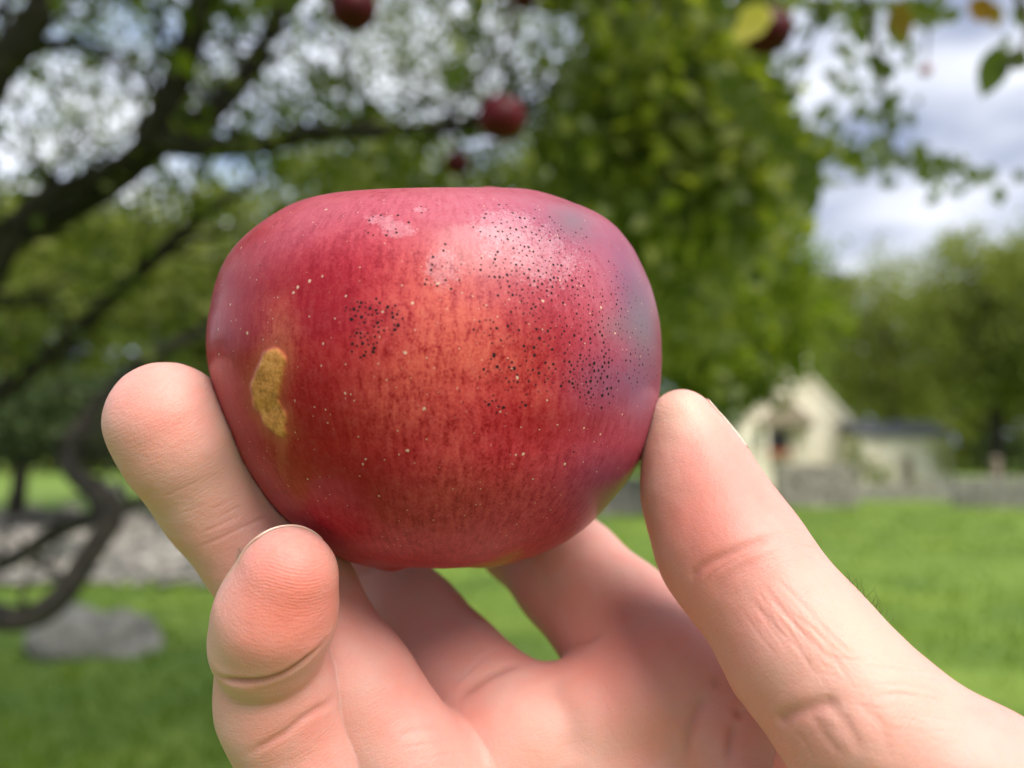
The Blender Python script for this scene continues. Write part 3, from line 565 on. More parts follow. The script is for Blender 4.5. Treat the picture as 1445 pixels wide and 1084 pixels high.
# specks: little domes on the skin, sooty dark ones in clusters and pale lenticels everywhere
def surf_from_px(px, py):
    px, py = np.asarray(px, float), np.asarray(py, float)
    ray = ((px - 722.5) / FPX)[:, None] * RIGHT + ((542 - py) / FPX)[:, None] * UP + FWD
    t = np.full(len(px), .07)
    for _ in range(60):
        t = t + apple_sdf(CAM + ray * t[:, None]) * .8
    p = CAM + ray * t[:, None]
    return p[np.abs(apple_sdf(p)) < 2e-4]
def apple_dir(p):
    l = apple_local(p); return l / np.linalg.norm(l, axis=1)[:, None]
def domes(dirs, rad, h):
    """small discs bulging from the apple along the unit directions dirs"""
    n = len(dirs); rad = np.broadcast_to(rad, n)[:, None]
    c = apple_world(dirs * apple_r(dirs)[:, None]); e = 1e-3
    a = np.cross(dirs, [0.3, 1, .2]); a /= np.linalg.norm(a, axis=1)[:, None]; b = np.cross(dirs, a)
    rings = []
    for k in range(8):
        an = 2 * math.pi * k / 8 ; s = 1 + RNG.normal(0, .16, (n, 1))
        q = dirs * apple_r(dirs)[:, None] + rad * s * (math.cos(an) * a + math.sin(an) * b)
        qn = q / np.linalg.norm(q, axis=1)[:, None]
        rings.append(apple_world(qn * (apple_r(qn)[:, None] + 8e-6)))
    top = apple_world(dirs * (apple_r(dirs)[:, None] + h * rad + 1.4e-5))
    v = np.stack(rings + [top], 1).reshape(-1, 3)
    f = np.array([(k, (k + 1) % 8, 8) for k in range(8)])
    return v, (f[None] + (np.arange(n) * 9)[:, None, None]).reshape(-1, 3)
CL = [(505, 440, 16, 16, 20, 2.4), (538, 448, 26, 26, 44, 2.3), (512, 480, 18, 24, 28, 2.3), (545, 320, 30, 18, 20, 1.9), (593, 296, 10, 4, 6, 1.4), (624, 380, 26, 32, 34, 1.8),
      (705, 315, 34, 26, 44, 1.9), (750, 330, 46, 30, 50, 1.7), (740, 380, 44, 36, 74, 2.0), (790, 345, 40, 26, 46, 1.5), (700, 378, 36, 14, 18, 1.9), (770, 400, 50, 30, 60, 1.9),
      (830, 400, 46, 34, 50, 1.5), (815, 440, 60, 26, 70, 1.7), (875, 425, 26, 34, 40, 1.3), (730, 452, 60, 34, 44, 1.8), (800, 500, 54, 44, 110, 2.1), (838, 530, 32, 28, 90, 2.4),
      (715, 515, 34, 14, 18, 2.6), (760, 535, 60, 20, 36, 1.7), (705, 575, 38, 10, 14, 2.2), (905, 520, 20, 30, 62, 1.8), (885, 470, 26, 40, 40, 1.2), (838, 560, 24, 16, 18, 1.8),
      (812, 632, 8, 6, 4, 1.5), (368, 378, 3, 5, 3, 1.6), (424, 340, 5, 2, 3, 1.4), (678, 418, 6, 14, 5, 1.2), (670, 545, 30, 30, 10, 1.2)]
pts = []; rad = []
for cx, cy, rx, ry, n, r in CL:
    for _ in range(n * 4):
        if n <= 0: break
        q = RNG.uniform(-1, 1, 2)
        if q @ q > 1: continue
        q = np.array([cx, cy]) + q * 1.15 * np.array([rx, ry])
        if pts and min(np.hypot(*(np.array(pts[-400:]) - q).T)) < 5.0: continue
        pts.append(q); rad.append(r * RNG.choice([.5, .7, .9, 1.05, 1.35])); n -= 1
pts = np.array(pts); sp = surf_from_px(pts[:, 0], pts[:, 1])
rad = np.array(rad)[:len(sp)] * .0000915
dv, df = domes(apple_dir(sp), rad * .72, .15)
nl = 1500
ld = RNG.normal(size=(nl, 3)); ld /= np.linalg.norm(ld, axis=1)[:, None]
px_l = [(325, 430), (333, 452), (349, 470), (362, 395), (392, 420), (437, 397), (420, 405), (385, 450), (309, 500), (414, 413), (488, 418), (456, 485), (582, 428), (572, 498), (602, 505), (487, 555), (598, 577), (602, 620), (575, 636), (516, 648), (416, 565), (512, 655), (645, 548), (735, 603), (772, 565), (706, 581), (824, 604), (847, 613), (878, 585), (797, 655), (823, 652), (728, 642), (738, 641), (723, 655), (752, 676), (842, 666), (678, 690), (755, 710), (535, 700), (575, 720), (434, 676), (766, 425), (790, 396), (848, 434), (868, 470), (797, 430), (805, 525), (702, 447), (680, 508), (730, 533), (455, 390), (340, 350), (384, 308), (460, 296), (505, 300), (353, 392), (308, 465), (315, 410), (330, 375), (540, 440), (618, 400), (674, 270), (410, 300)]
lp = surf_from_px([a for a, b in px_l], [b for a, b in px_l])
ld = np.vstack([ld, apple_dir(lp)])
lr = np.concatenate([RNG.choice([.00004, .00006, .00009], nl), RNG.choice([.00009, .00013, .00019], len(lp))])
lv, lf = domes(ld, lr, .10)

def apple_skin():
    m, t, b = mat_new('apple_skin')
    def att(nm):
        a = t.nodes.new('ShaderNodeAttribute'); a.attribute_name = nm; return a.outputs['Fac']
    tcn = t.nodes.new('ShaderNodeTexCoord'); 
    pol = t.nodes.new('ShaderNodeAttribute'); pol.attribute_name = 'polar'
    def nz(scale, det, vec=None, rough=.6, sc=None):
        n = t.nodes.new('ShaderNodeTexNoise'); n.inputs['Scale'].default_value = scale; n.inputs['Detail'].default_value = det; n.inputs['Roughness'].default_value = rough
        src = vec or tcn.outputs['Object']
        if sc:
            mpn = t.nodes.new('ShaderNodeMapping'); mpn.inputs['Scale'].default_value = sc; t.links.new(src, mpn.inputs[0]); src = mpn.outputs[0]
        t.links.new(src, n.inputs['Vector']); return n.outputs['Fac']
    def math_(op, a, c, clamp=False):
        n = t.nodes.new('ShaderNodeMath'); n.operation = op; n.use_clamp = clamp
        for k, x in enumerate((a, c)):
            if isinstance(x, (int, float)): n.inputs[k].default_value = x
            else: t.links.new(x, n.inputs[k])
        return n.outputs[0]
    def mix(f, a, c):
        n = t.nodes.new('ShaderNodeMix'); n.data_type = 'RGBA'
        for s_, x in (('Factor', f), ('A', a), ('B', c)):
            if isinstance(x, (int, float)): n.inputs[s_].default_value = x
            elif isinstance(x, tuple): n.inputs[s_].default_value = (*x, 1)
            else: t.links.new(x, n.inputs[s_])
        return n.outputs['Result']
    streak = nz(1.0, 6, pol.outputs['Vector'], .65, (40, 4.5, 1))           # thin streaks running stem to calyx
    mott = nz(800, 5, None, .7); fine = nz(3200, 3, None, .75); broad = nz(95, 4)
    s01 = math_('MULTIPLY', math_('SUBTRACT', streak, .5), 2.2); m01 = math_('MULTIPLY', math_('SUBTRACT', mott, .5), 2.4); f01 = math_('MULTIPLY', math_('SUBTRACT', fine, .5), 2.0); b01 = math_('MULTIPLY', math_('SUBTRACT', broad, .5), 1.6)
    jit = math_('ADD', math_('ADD', math_('MULTIPLY', s01, .95), math_('MULTIPLY', m01, .6)), math_('ADD', math_('MULTIPLY', f01, .75), math_('MULTIPLY', b01, .5)))
    base = mix(math_('ADD', math_('MULTIPLY', jit, .85), .40, True), (.23, .001, .010), (.60, .036, .070))
    base = mix(math_('MULTIPLY', math_('ADD', att('deep'), math_('MULTIPLY', jit, .30)), .78, True), base, (.23, .001, .006))
    base = mix(math_('MULTIPLY', math_('MULTIPLY', att('orange'), math_('ADD', math_('MULTIPLY', jit, 1.5), .95)), .78, True), base, (.60, .125, .085))
    base = mix(math_('MULTIPLY', math_('MULTIPLY', att('bloom_sheen'), math_('ADD', math_('MULTIPLY', jit, .6), 1.0)), .66, True), base, (.41, .115, .165))  # pale pink for bloom and for the painted top sheen
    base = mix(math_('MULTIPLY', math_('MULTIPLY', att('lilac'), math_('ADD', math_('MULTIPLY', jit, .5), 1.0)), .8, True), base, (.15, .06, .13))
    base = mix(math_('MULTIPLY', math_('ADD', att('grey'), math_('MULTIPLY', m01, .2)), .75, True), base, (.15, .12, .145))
    pt = math_('MULTIPLY', math_('SUBTRACT', math_('ADD', math_('MULTIPLY', att('patch'), 1.0), math_('MULTIPLY', math_('ADD', m01, math_('MULTIPLY', f01, 1.3)), .36)), .45), 3.2, True)
    base = mix(math_('MULTIPLY', pt, math_('ADD', math_('MULTIPLY', math_('ADD', m01, f01), .30), .27)), base, (.58, .36, .42))
    halo = math_('MULTIPLY', math_('ADD', att('halo'), math_('MULTIPLY', jit, .4)), .45, True)
    base = mix(halo, base, (.42, .11, .055))
    scn = nz(1500, 5, None, .75)
    scol = ramp(t, [(.36, (.27, .105, .028)), (.52, (.56, .225, .06)), (.75, (.72, .38, .15))]); t.links.new(nz(650, 6, None, .75), scol.inputs[0])
    base = mix(att('scar'), base, scol.outputs[0])
    t.links.new(base, b.inputs['Base Color'])
    ro = math_('ADD', math_('ADD', math_('MULTIPLY', att('bloom_sheen'), .12), .34), math_('MULTIPLY', att('scar'), .25), True)
    ro = math_('ADD', ro, math_('MULTIPLY', m01, .08)); t.links.new(ro, b.inputs['Roughness'])
    b.inputs['Specular IOR Level'].default_value = .12
    b.inputs['Subsurface Weight'].default_value = .12; b.inputs['Subsurface Radius'].default_value = (.0022, .0007, .0005); b.inputs['Subsurface Scale'].default_value = 1
    b.inputs['Sheen Weight'].default_value = .0; b.inputs['Sheen Roughness'].default_value = .4
    b.inputs['Coat Weight'].default_value = .24; b.inputs['Coat Roughness'].default_value = .2
    hgt = math_('ADD', math_('MULTIPLY', mott, .25), math_('MULTIPLY', math_('MULTIPLY', scn, att('scar')), 2.6))
    bn = t.nodes.new('ShaderNodeBump'); bn.inputs['Strength'].default_value = .35; bn.inputs['Distance'].default_value = .0003
    t.links.new(hgt, bn.inputs['Height']); t.links.new(bn.outputs[0], b.inputs['Normal'])
    return m
M_apple = apple_skin()
M_speck, _t, _b = mat_new('sooty_speck'); _b.inputs['Base Color'].default_value = (.018, .008, .010, 1); _b.inputs['Roughness'].default_value = .7; _b.inputs['Specular IOR Level'].default_value = .15
M_lent, _t, _b = mat_new('pale_lenticel'); _b.inputs['Base Color'].default_value = (.56, .33, .25, 1); _b.inputs['Roughness'].default_value = .6
na, nd, nle = len(AV), len(dv), len(lv)
def pad(a): return np.concatenate([a, np.zeros(nd + nle)])
polar = np.stack([PH.ravel() - np.pi, TH.ravel() * 2, np.zeros(na)], 1)
polar[:, 0] = np.abs(polar[:, 0])                      # seam-free, the fold lies behind
faces = [tuple(f) for f in (df + na).tolist()] + [tuple(f) for f in (lf + na + nd).tolist()]
tri = np.array(faces)
def grid_plus(): 
    # quads of the skin as triangles so that every face has three corners
    a = np.vstack([AF[:, [0, 1, 2]], AF[:, [0, 2, 3]]]); a = a[[True] * len(a)]
    return np.vstack([a, tri]), np.concatenate([np.zeros(len(a)), np.ones(len(df)), np.full(len(lf), 2)])
FA, MI = grid_plus()
keep = np.ones(len(FA), bool)
good = (LV[FA[:2 * len(AF), 0]] != LV[FA[:2 * len(AF), 1]]).any(1) & (LV[FA[:2 * len(AF), 1]] != LV[FA[:2 * len(AF), 2]]).any(1) & (LV[FA[:2 * len(AF), 0]] != LV[FA[:2 * len(AF), 2]]).any(1)
keep[:2 * len(AF)] = good; FA, MI = FA[keep], MI[keep]
apple = empty('held_apple', AC)
tag(apple, 'large red apple with black specks and a tan scar, held up in the fingertips', 'apple')
sk = mesh_np('skin', np.vstack([AV, dv, lv]), FA, None, None, True,
             {'orange': pad(orange), 'deep': pad(deep), 'bloom_sheen': pad(bloom_sheen), 'lilac': pad(lilac), 'grey': pad(grey), 'patch': pad(patch), 'scar': pad(scar), 'halo': pad(scar_halo)},
             mats=[M_apple, M_speck, M_lent], midx=MI)
at = sk.data.attributes.new('polar', 'FLOAT_VECTOR', 'POINT'); at.data.foreach_set('vector', np.vstack([polar, np.zeros((nd + nle, 3))]).astype(np.float32).ravel())
stem = MB(); topc = np.array([[0, 1.0, 0]]); tp = apple_world(topc * apple_r(topc)[:, None])[0]
stem.tube([tp - .002 * UP, tp + .004 * UP, tp + .008 * UP + .001 * RIGHT], [.0011, .0009, .0013], 8)
stm = stem.build('stem', M_bark, None, True)
adopt(apple, sk, stm)

# ------------------------------------------------------------------ the hand: one continuous skin grown from a distance field
MM = .001
def H(px, py, d): return P(px, py, d * MM)
C_ = []                                               # primitive list
def rc(p, a, b, ra, rb):                              # round cone distance
    ba = b - a; l2 = ba @ ba; rr = ra - rb; a2 = l2 - rr * rr; il2 = 1 / l2
    pa = p - a; y = pa @ ba; z = y - l2
    x2 = ((pa * l2 - y[:, None] * ba) ** 2).sum(1); y2 = y * y * l2; z2 = z * z * l2
    k = math.copysign(1, rr) * rr * rr * x2
    o = (np.sqrt(x2 * a2 * il2) + y * rr) * il2 - ra
    m1 = np.sign(z) * a2 * z2 > k; m2 = np.sign(y) * a2 * y2 < k
    o = np.where(m2, np.sqrt(x2 + y2) * il2 - ra, o)
    return np.where(m1, np.sqrt(x2 + z2) * il2 - rb, o)
def rcb(p, a, b, ra, rb, reach=.014):                 # the same, only worked out near the cone
    c = (a + b) / 2; R_ = np.linalg.norm(b - a) / 2 + max(ra, rb); o = np.linalg.norm(p - c, axis=1) - R_; m = o < reach
    if m.any(): o[m] = rc(p[m], a, b, ra, rb)
    return o
def smin(a, b, k):
    h = np.maximum(k - np.abs(a - b), 0) / k
    return np.minimum(a, b) - h * h * h * k / 6
def chain(js, k=3.0):
    J = [(H(x, y, d), r * MM) for x, y, d, r in js]
    def f(p):
        o = None
        for (a, ra), (b, rb) in zip(J[:-1], J[1:]):
            q = rcb(p, a, b, ra, rb); o = q if o is None else smin(o, q, k * MM)
        return o
    f.J = J
    return f
thumb = chain([(962, 594, 112.5, 4.3), (975, 640, 112, 5.7), (992, 700, 110.5, 7.7), (1024, 768, 107.5, 8.7), (1054, 810, 104.5, 8.5), (1135, 920, 99, 9.1), (1212, 1014, 94.5, 9.4), (1382, 1138, 90, 10.3), (1560, 1290, 88, 13)], 5)
index = chain([(664, 545, 166, 7.6), (690, 635, 163, 8.7), (742, 750, 151, 9.4), (805, 812, 141, 9.8), (868, 876, 134, 10.3), (940, 950, 124.5, 11.3)], 4)
middle = chain([(480, 570, 166, 8), (465, 680, 160, 8.8), (500, 800, 147, 9.8), (577, 886, 139, 9.6), (632, 950, 133, 9.8), (725, 1040, 122, 10.8)], 4)
ring = chain([(234, 592, 108.5, 7.7), (262, 630, 110, 7.9), (310, 703, 113.5, 7.8), (415, 845, 118, 8.7), (500, 968, 114, 8.1), (600, 1112, 112, 9.2)], 4)
pinky_tip = chain([(406, 816, 98, 6.1), (390, 868, 99.2, 7.0), (378, 905, 101.5, 7.3)], 3)
pinky = chain([(378, 905, 104, 6.9), (393, 990, 106.5, 7.6), (438, 1092, 109, 8.3), (500, 1220, 113, 9.5)], 4)
tn = [rc_ for rc_ in ()]
def seg(a, b):
    (x, y, d, r), (x2, y2, d2, r2) = a, b
    A, B = H(x, y, d), H(x2, y2, d2)
    return lambda p: rcb(p, A, B, r * MM, r2 * MM, .03)
palm_parts = [seg((950, 975, 122, 10.56), (1480, 1490, 110, 16)), seg((730, 1040, 122, 10.08), (1440, 1540, 111, 16)), seg((610, 1125, 118, 9.6), (1390, 1580, 111, 15)), seg((505, 1225, 112, 9.12), (1330, 1620, 111, 15)),
              seg((880, 990, 121, 9.12), (620, 1110, 118, 8.64)), seg((920, 1090, 119, 8.64), (700, 1200, 116, 8.64)), seg((640, 1120, 117, 8.64), (505, 1225, 112, 8.64))]
thenar_parts = [seg((1242, 1122, 98, 12.6), (1480, 1400, 95, 17)), seg((1382, 1140, 90, 10.3), (1560, 1290, 88, 13)), seg((1560, 1290, 88, 13), (1520, 1500, 100, 21))]
web = seg((985, 985, 119, 7.8), (1215, 1080, 108, 9))
web2 = seg((1010, 1040, 113.5, 6), (1090, 1180, 108, 8))
W0 = H(1470, 1530, 106); 
ELB = CAM + .23 * RIGHT - .26 * UP + .03 * FWD; MIDF = W0 * .5 + ELB * .5
def grp(parts, p, k):
    o = None
    for f in parts: q = f(p); o = q if o is None else smin(o, q, k)
    return o
def hand_sdf(p, fine=True):
    palm = grp(palm_parts, p, 7 * MM)
    fore = smin(rcb(p, W0, MIDF, .022, .032, .04), rcb(p, MIDF, ELB, .032, .040, .04), .02)
    palm = smin(palm, fore, .022)
    palm = smin(palm, web(p), 6 * MM)
    palm = smin(palm, web2(p), 3 * MM)
    th = smin(grp(thenar_parts, p, 8 * MM), fore, .02)
    th = smin(th, thumb(p), 2 * MM)
    pk = smin(smin(pinky_tip(p), pinky(p), 1.2 * MM), palm, 7 * MM)
    o = np.minimum(smin(index(p), palm, 5 * MM), smin(middle(p), palm, 3 * MM))
    o = np.minimum(o, smin(ring(p), palm, 3 * MM)); o = np.minimum(o, pk)
    o = smin(o, th, 1.6 * MM)
    m = (o < .004) & (np.linalg.norm(p - AC, axis=1) < .042)  # the skin flattens where it presses on the apple
    if m.any(): o[m] = np.maximum(o[m], .00005 - apple_sdf(p[m]))
    return o
HS = .8 * MM
lo = np.array([1e9] * 3); hi = -lo
for f in (thumb, index, middle, ring, pinky_tip, pinky):
    for a, r in f.J: lo = np.minimum(lo, a - r * 1.3); hi = np.maximum(hi, a + r * 1.3)
for a, r in ((W0, .026), (ELB, .042), (H(1560, 1260, 88), .02)): lo = np.minimum(lo, a - r); hi = np.maximum(hi, a + r)
K = 5
n = (np.ceil((hi - lo) / HS / K).astype(int) + 2) * K
cg = [lo[k] + HS * (np.arange(n[k] // K) * K + (K - 1) / 2) for k in range(3)]
X, Y, Z = np.meshgrid(*cg, indexing='ij')
cp = np.stack([X, Y, Z], -1).reshape(-1, 3)
cs = np.concatenate([hand_sdf(cp[i:i + 200000]) for i in range(0, len(cp), 200000)]).reshape(X.shape)
F_ = np.repeat(np.repeat(np.repeat(cs, K, 0), K, 1), K, 2).astype(np.float32)
near = np.argwhere(np.abs(cs) < HS * K * 1.25)
oi, oj, ok_ = np.meshgrid(*[np.arange(K)] * 3, indexing='ij'); off = np.stack([oi, oj, ok_], -1).reshape(-1, 3)
for s in range(0, len(near), 3000):
    idx = (near[s:s + 3000, None, :] * K + off[None]).reshape(-1, 3)
    F_[idx[:, 0], idx[:, 1], idx[:, 2]] = hand_sdf(lo + idx * HS)
# surface nets
ins = F_ < 0
cell = np.zeros(tuple(n - 1), np.int8)
for dx in (0, 1):
    for dy in (0, 1):
        for dz in (0, 1): cell += ins[dx:n[0] - 1 + dx, dy:n[1] - 1 + dy, dz:n[2] - 1 + dz]
act = (cell > 0) & (cell < 8); ci = np.argwhere(act); vid = np.full(act.shape, -1, np.int32); vid[act] = np.arange(len(ci))
HV = lo + (ci + .5) * HS
quads = []
for ax in range(3):
    A = [slice(None)] * 3; B = [slice(None)] * 3; A[ax] = slice(0, -1); B[ax] = slice(1, None)
    e = ins[tuple(A)] != ins[tuple(B)]; ed = np.argwhere(e); fl = ins[tuple(A)][e]
    u, v = (ax + 1) % 3, (ax + 2) % 3
    okk = (ed[:, u] > 0) & (ed[:, v] > 0) & (ed[:, u] < n[u] - 1) & (ed[:, v] < n[v] - 1); ed, fl = ed[okk], fl[okk]
    def at_(du, dv_):
        q = ed.copy(); q[:, u] -= du; q[:, v] -= dv_; return vid[q[:, 0], q[:, 1], q[:, 2]]
    q = np.stack([at_(1, 1), at_(0, 1), at_(0, 0), at_(1, 0)], 1); q[~fl] = q[~fl][:, ::-1]; quads.append(q)
HQ = np.vstack(quads); HQ = HQ[(HQ >= 0).all(1)]
def grad(p, e=2e-4):
    T = np.array([[1, 1, 1], [1, -1, -1], [-1, 1, -1], [-1, -1, 1]], float)
    return sum(t[None] * hand_sdf(p + e * t)[:, None] for t in T) / (4 * e)
def relax(V, Q, it=2):
    for _ in range(it):
        acc = np.zeros_like(V); cnt = np.zeros(len(V))
        for a, b in ((0, 1), (1, 2), (2, 3), (3, 0)):
            for k in range(3): acc[:, k] += np.bincount(Q[:, a], V[Q[:, b], k], len(V)) + np.bincount(Q[:, b], V[Q[:, a], k], len(V))
            cnt += np.bincount(Q[:, a], minlength=len(V)) + np.bincount(Q[:, b], minlength=len(V))
        V = V * .4 + .6 * acc / np.maximum(cnt, 1)[:, None]
    return V
def project(V, it=2, lim=HS):
    for _ in range(it):
        d = hand_sdf(V); g = grad(V); g2 = (g * g).sum(1) + 1e-6
        st = np.clip(d / g2, -lim, lim)[:, None] * g; V = V - st
    return V
HV = project(relax(HV, HQ, 3), 2); HV = relax(HV, HQ, 1); HV = project(HV, 1, HS * .5)
def subdiv(V, Q):
    E = np.sort(np.stack([Q, np.roll(Q, -1, 1)], -1).reshape(-1, 2), 1)
    ue, inv = np.unique(E[:, 0].astype(np.int64) * len(V) + E[:, 1], return_inverse=True); inv = inv.reshape(-1, 4)
    em = (V[ue // len(V)] + V[ue % len(V)]) / 2; fc = V[Q].mean(1)
    nv, ne = len(V), len(em); fid = nv + ne + np.arange(len(Q)); ei = inv + nv
    q = [np.stack([Q[:, k], ei[:, k], fid, ei[:, (k - 1) % 4]], 1) for k in range(4)]
    return np.vstack([V, em, fc]), np.vstack(q)
HV, HQ = subdiv(HV, HQ); HV = relax(HV, HQ, 1); HV = project(HV, 1, HS * .4)
_g = grad(HV); _x, _y, _z = proj(HV)
vis = ((_g * (CAM - HV)).sum(1) / (np.linalg.norm(CAM - HV, axis=1) * (np.linalg.norm(_g, axis=1) + 1e-9)) > -.3) & (_x > -60) & (_x < 1510) & (_y > -60) & (_y < 1160) & (_z > .05)
qs = vis[HQ].all(1); nv0 = len(HV); V2, Q2 = subdiv(HV, HQ[qs]); V2[nv0:] = project(V2[nv0:], 1, HS * .25); HV = V2; HQ = np.vstack([HQ[~qs], Q2])
Gn = grad(HV); Gn /= np.linalg.norm(Gn, axis=1)[:, None] + 1e-9
hx, hy, hz = proj(HV)
toward = (Gn * (CAM - HV)).sum(1) > 0
# creases: lines found on the skin, then pressed into it by true distance
def skin_hit(px, py):
    ray = (px - 722.5) / FPX * RIGHT + (542 - py) / FPX * UP + FWD; t = .07
    for _ in range(80):
        dd = hand_sdf((CAM + ray * t)[None])[0]; t += dd * .8
        if dd < 2e-5: return CAM + ray * t
        if t > .2: return None
    return CAM + ray * t
disp = np.zeros(len(HV)); line_shade = np.zeros(len(HV))
CR = [ # depth mm, width mm, points
 (.62, .50, [(303, 953), (330, 961), (365, 960), (400, 950), (432, 930), (458, 906)]),
 (.30, .55, [(345, 1066), (372, 1052), (400, 1036), (425, 1016), (450, 1000), (478, 982)]), (.07, .2, [(365, 1045), (395, 1026), (420, 1008)]), (.06, .2, [(350, 1078), (385, 1060), (410, 1045)]),
 (.05, .2, [(318, 975), (345, 980), (372, 979), (395, 974)]), (.06, .2, [(322, 990), (350, 995), (380, 992)]), (.05, .2, [(330, 1004), (360, 1008), (385, 1003)]), (.05, .2, [(318, 985), (340, 988), (365, 987)]),
 (.18, .28, [(283, 772), (305, 762), (335, 748), (368, 733), (378, 727)]), (.12, .22, [(285, 752), (310, 742), (335, 728)]), (.08, .2, [(300, 735), (325, 722), (345, 712)]), (.07, .2, [(295, 722), (315, 712), (335, 700)]), (.06, .18, [(290, 762), (318, 750), (345, 737)]), (.06, .18, [(230, 700), (255, 690), (285, 676)]), (.05, .18, [(250, 726), (280, 716), (300, 706)]),
 (.26, .6, [(976, 826), (979, 809), (999, 794), (1024, 783), (1069, 766), (1100, 753)]), (.16, .7, [(1006, 846), (1016, 826), (1032, 810), (1052, 798), (1070, 790)]), (.10, .25, [(990, 836), (1000, 815), (1020, 800), (1045, 788), (1080, 772)]),
 (.10, .25, [(1130, 770), (1150, 774), (1171, 784), (1183, 791)]), (.08, .22, [(1120, 748), (1140, 752), (1158, 764)]), (.07, .2, [(1110, 735), (1128, 740), (1142, 750)]),
 (.42, .81, [(1103, 1016), (1116, 1008), (1130, 1003), (1150, 996), (1170, 992), (1190, 988)]), (.10, .3, [(1225, 983), (1277, 981), (1342, 991)]), (.07, .25, [(1211, 940), (1272, 945), (1332, 955)]), (.07, .25, [(1201, 970), (1262, 966), (1327, 976)]), (.06, .2, [(1240, 925), (1290, 930), (1350, 945)]),
 (.17, .6, [(1142, 1006), (1155, 1025), (1170, 1046), (1201, 1074)]), (.18, .6, [(1170, 993), (1186, 1011), (1201, 1031), (1221, 1074)]), (.12, .5, [(1213, 988), (1225, 1004), (1246, 1025), (1252, 1062)]), (.10, .4, [(1120, 1030), (1135, 1050), (1150, 1078)]),
 (.34, .8, [(1034, 942), (1009, 963), (983, 1001), (970, 1041), (966, 1080)]), (.32, .7, [(1057, 986), (1042, 1006), (1032, 1041), (1026, 1080)]), (.10, .4, [(1010, 950), (985, 975), (962, 1012)]),
 (.5, 2.0, [(775, 955), (790, 990), (805, 1030), (815, 1080)]), (.45, 1.0, [(640, 990), (670, 966), (700, 948), (735, 937)]), (.10, .3, [(636, 972), (660, 950), (690, 925), (720, 915)]), (.10, .3, [(660, 935), (690, 912), (716, 900)]),
 (.25, .6, [(778, 935), (800, 918), (830, 905), (850, 893)]), (.16, .5, [(556, 1040), (590, 1030), (625, 1027)]), (.08, .25, [(560, 1058), (600, 1050), (640, 1045)]), (.08, .25, [(590, 1074), (630, 1064), (670, 1060)]),
 (.2, .5, [(505, 812), (530, 800), (555, 790)]), (.10, .25, [(300, 880), (310, 850), (330, 822)]),
 (.12, .3, [(1049, 834), (1090, 880), (1130, 920), (1150, 956)]), (.13, .3, [(1069, 819), (1110, 865), (1150, 910), (1191, 945)]), (.11, .3, [(1090, 809), (1130, 850), (1175, 900), (1211, 930)]), (.09, .26, [(1110, 860), (1150, 890), (1200, 935)]), (.07, .22, [(1060, 850), (1090, 890), (1116, 925)]), (.07, .22, [(1080, 838), (1120, 880), (1150, 920)]), (.06, .2, [(1045, 860), (1075, 900), (1100, 930)])]
for k in range(80):                                    # fine wrinkles along the thumb above its root
    t = RNG.random(); x, y = 1060 + 120 * t + RNG.uniform(-22, 22), 830 + 95 * t + RNG.uniform(-22, 22); ln = RNG.uniform(18, 60)
    CR.append((RNG.uniform(.02, .05), RNG.uniform(.12, .18), [(x + ln * q * .74 + RNG.normal(0, 1.2), y + ln * q + RNG.normal(0, 1)) for q in (0, .35, .7, 1)]))
for k in range(60):                                    # and across its root and the palm
    x, y = 1130 + RNG.uniform(0, 240), 970 + RNG.uniform(-45, 60); ln = RNG.uniform(25, 70)
    CR.append((RNG.uniform(.02, .05), RNG.uniform(.13, .2), [(x + ln * q, y + ln * .12 * q + RNG.normal(0, 1)) for q in (0, .5, 1)]))
for k in range(40):
    x, y = RNG.uniform(540, 1000), RNG.uniform(960, 1075); ln = RNG.uniform(20, 60); an_ = RNG.choice([-.5, 1.2]) + RNG.normal(0, .25)
    CR.append((RNG.uniform(.02, .045), RNG.uniform(.14, .2), [(x + ln * math.cos(an_) * q, y + ln * math.sin(an_) * q + RNG.normal(0, 1)) for q in (0, .5, 1)]))
def skin_hits(P_):
    P_ = np.array(P_, float); ray = ((P_[:, 0] - 722.5) / FPX)[:, None] * RIGHT + ((542 - P_[:, 1]) / FPX)[:, None] * UP + FWD; t = np.full(len(P_), .07)
    for _ in range(70): t = np.minimum(t + hand_sdf(CAM + ray * t[:, None]) * .8, .25)
    o = CAM + ray * t[:, None]; return o, hand_sdf(o) < 1e-4
_hp, _ho = skin_hits([a for _, _, pl in CR for a in pl]); _k = 0
for dep, wid, pl in CR:
    q = [_hp[_k + i_] for i_ in range(len(pl)) if _ho[_k + i_]]; _k += len(pl)
    dep *= .6 if dep < .2 else .85
    if len(q) < 2: continue
    q, _ = catmull(q, [0] * len(q), 5); q = np.array(q)
    sel = np.where(((HV > q.min(0) - .006) & (HV < q.max(0) + .006)).all(1))[0]
    dm = np.full(len(sel), 1e9); tt = np.zeros(len(sel)); m_ = len(q) - 1
    for k in range(m_):
        ba = q[k + 1] - q[k]; h = np.clip(((HV[sel] - q[k]) @ ba) / (ba @ ba), 0, 1)
        d = np.linalg.norm(HV[sel] - q[k] - h[:, None] * ba, axis=1); up = d < dm
        dm[up] = d[up]; tt[up] = (k + h[up]) / m_
    fade = np.clip(np.minimum(tt + (.3 if wid == .81 else 0), 1 - tt) * 5, .15, 1)
    g = np.exp(-(dm / (wid * MM)) ** 2) * fade
    disp[sel] += dep * MM * (g - .10 * np.exp(-((dm / MM - wid * 2.0) / (wid * 1.1)) ** 2) * fade); line_shade[sel] = np.maximum(line_shade[sel], g * min(1, dep / .5) * min(1, .7 / wid))
HV = HV - Gn * disp[:, None]
# gentle unevenness of flesh
ln_ = np.array([noise.noise(Vector(v) * 110) + .22 * noise.noise(Vector(v) * 420) for v in HV.tolist()])
HV = HV + Gn * (ln_ * .00024)[:, None]
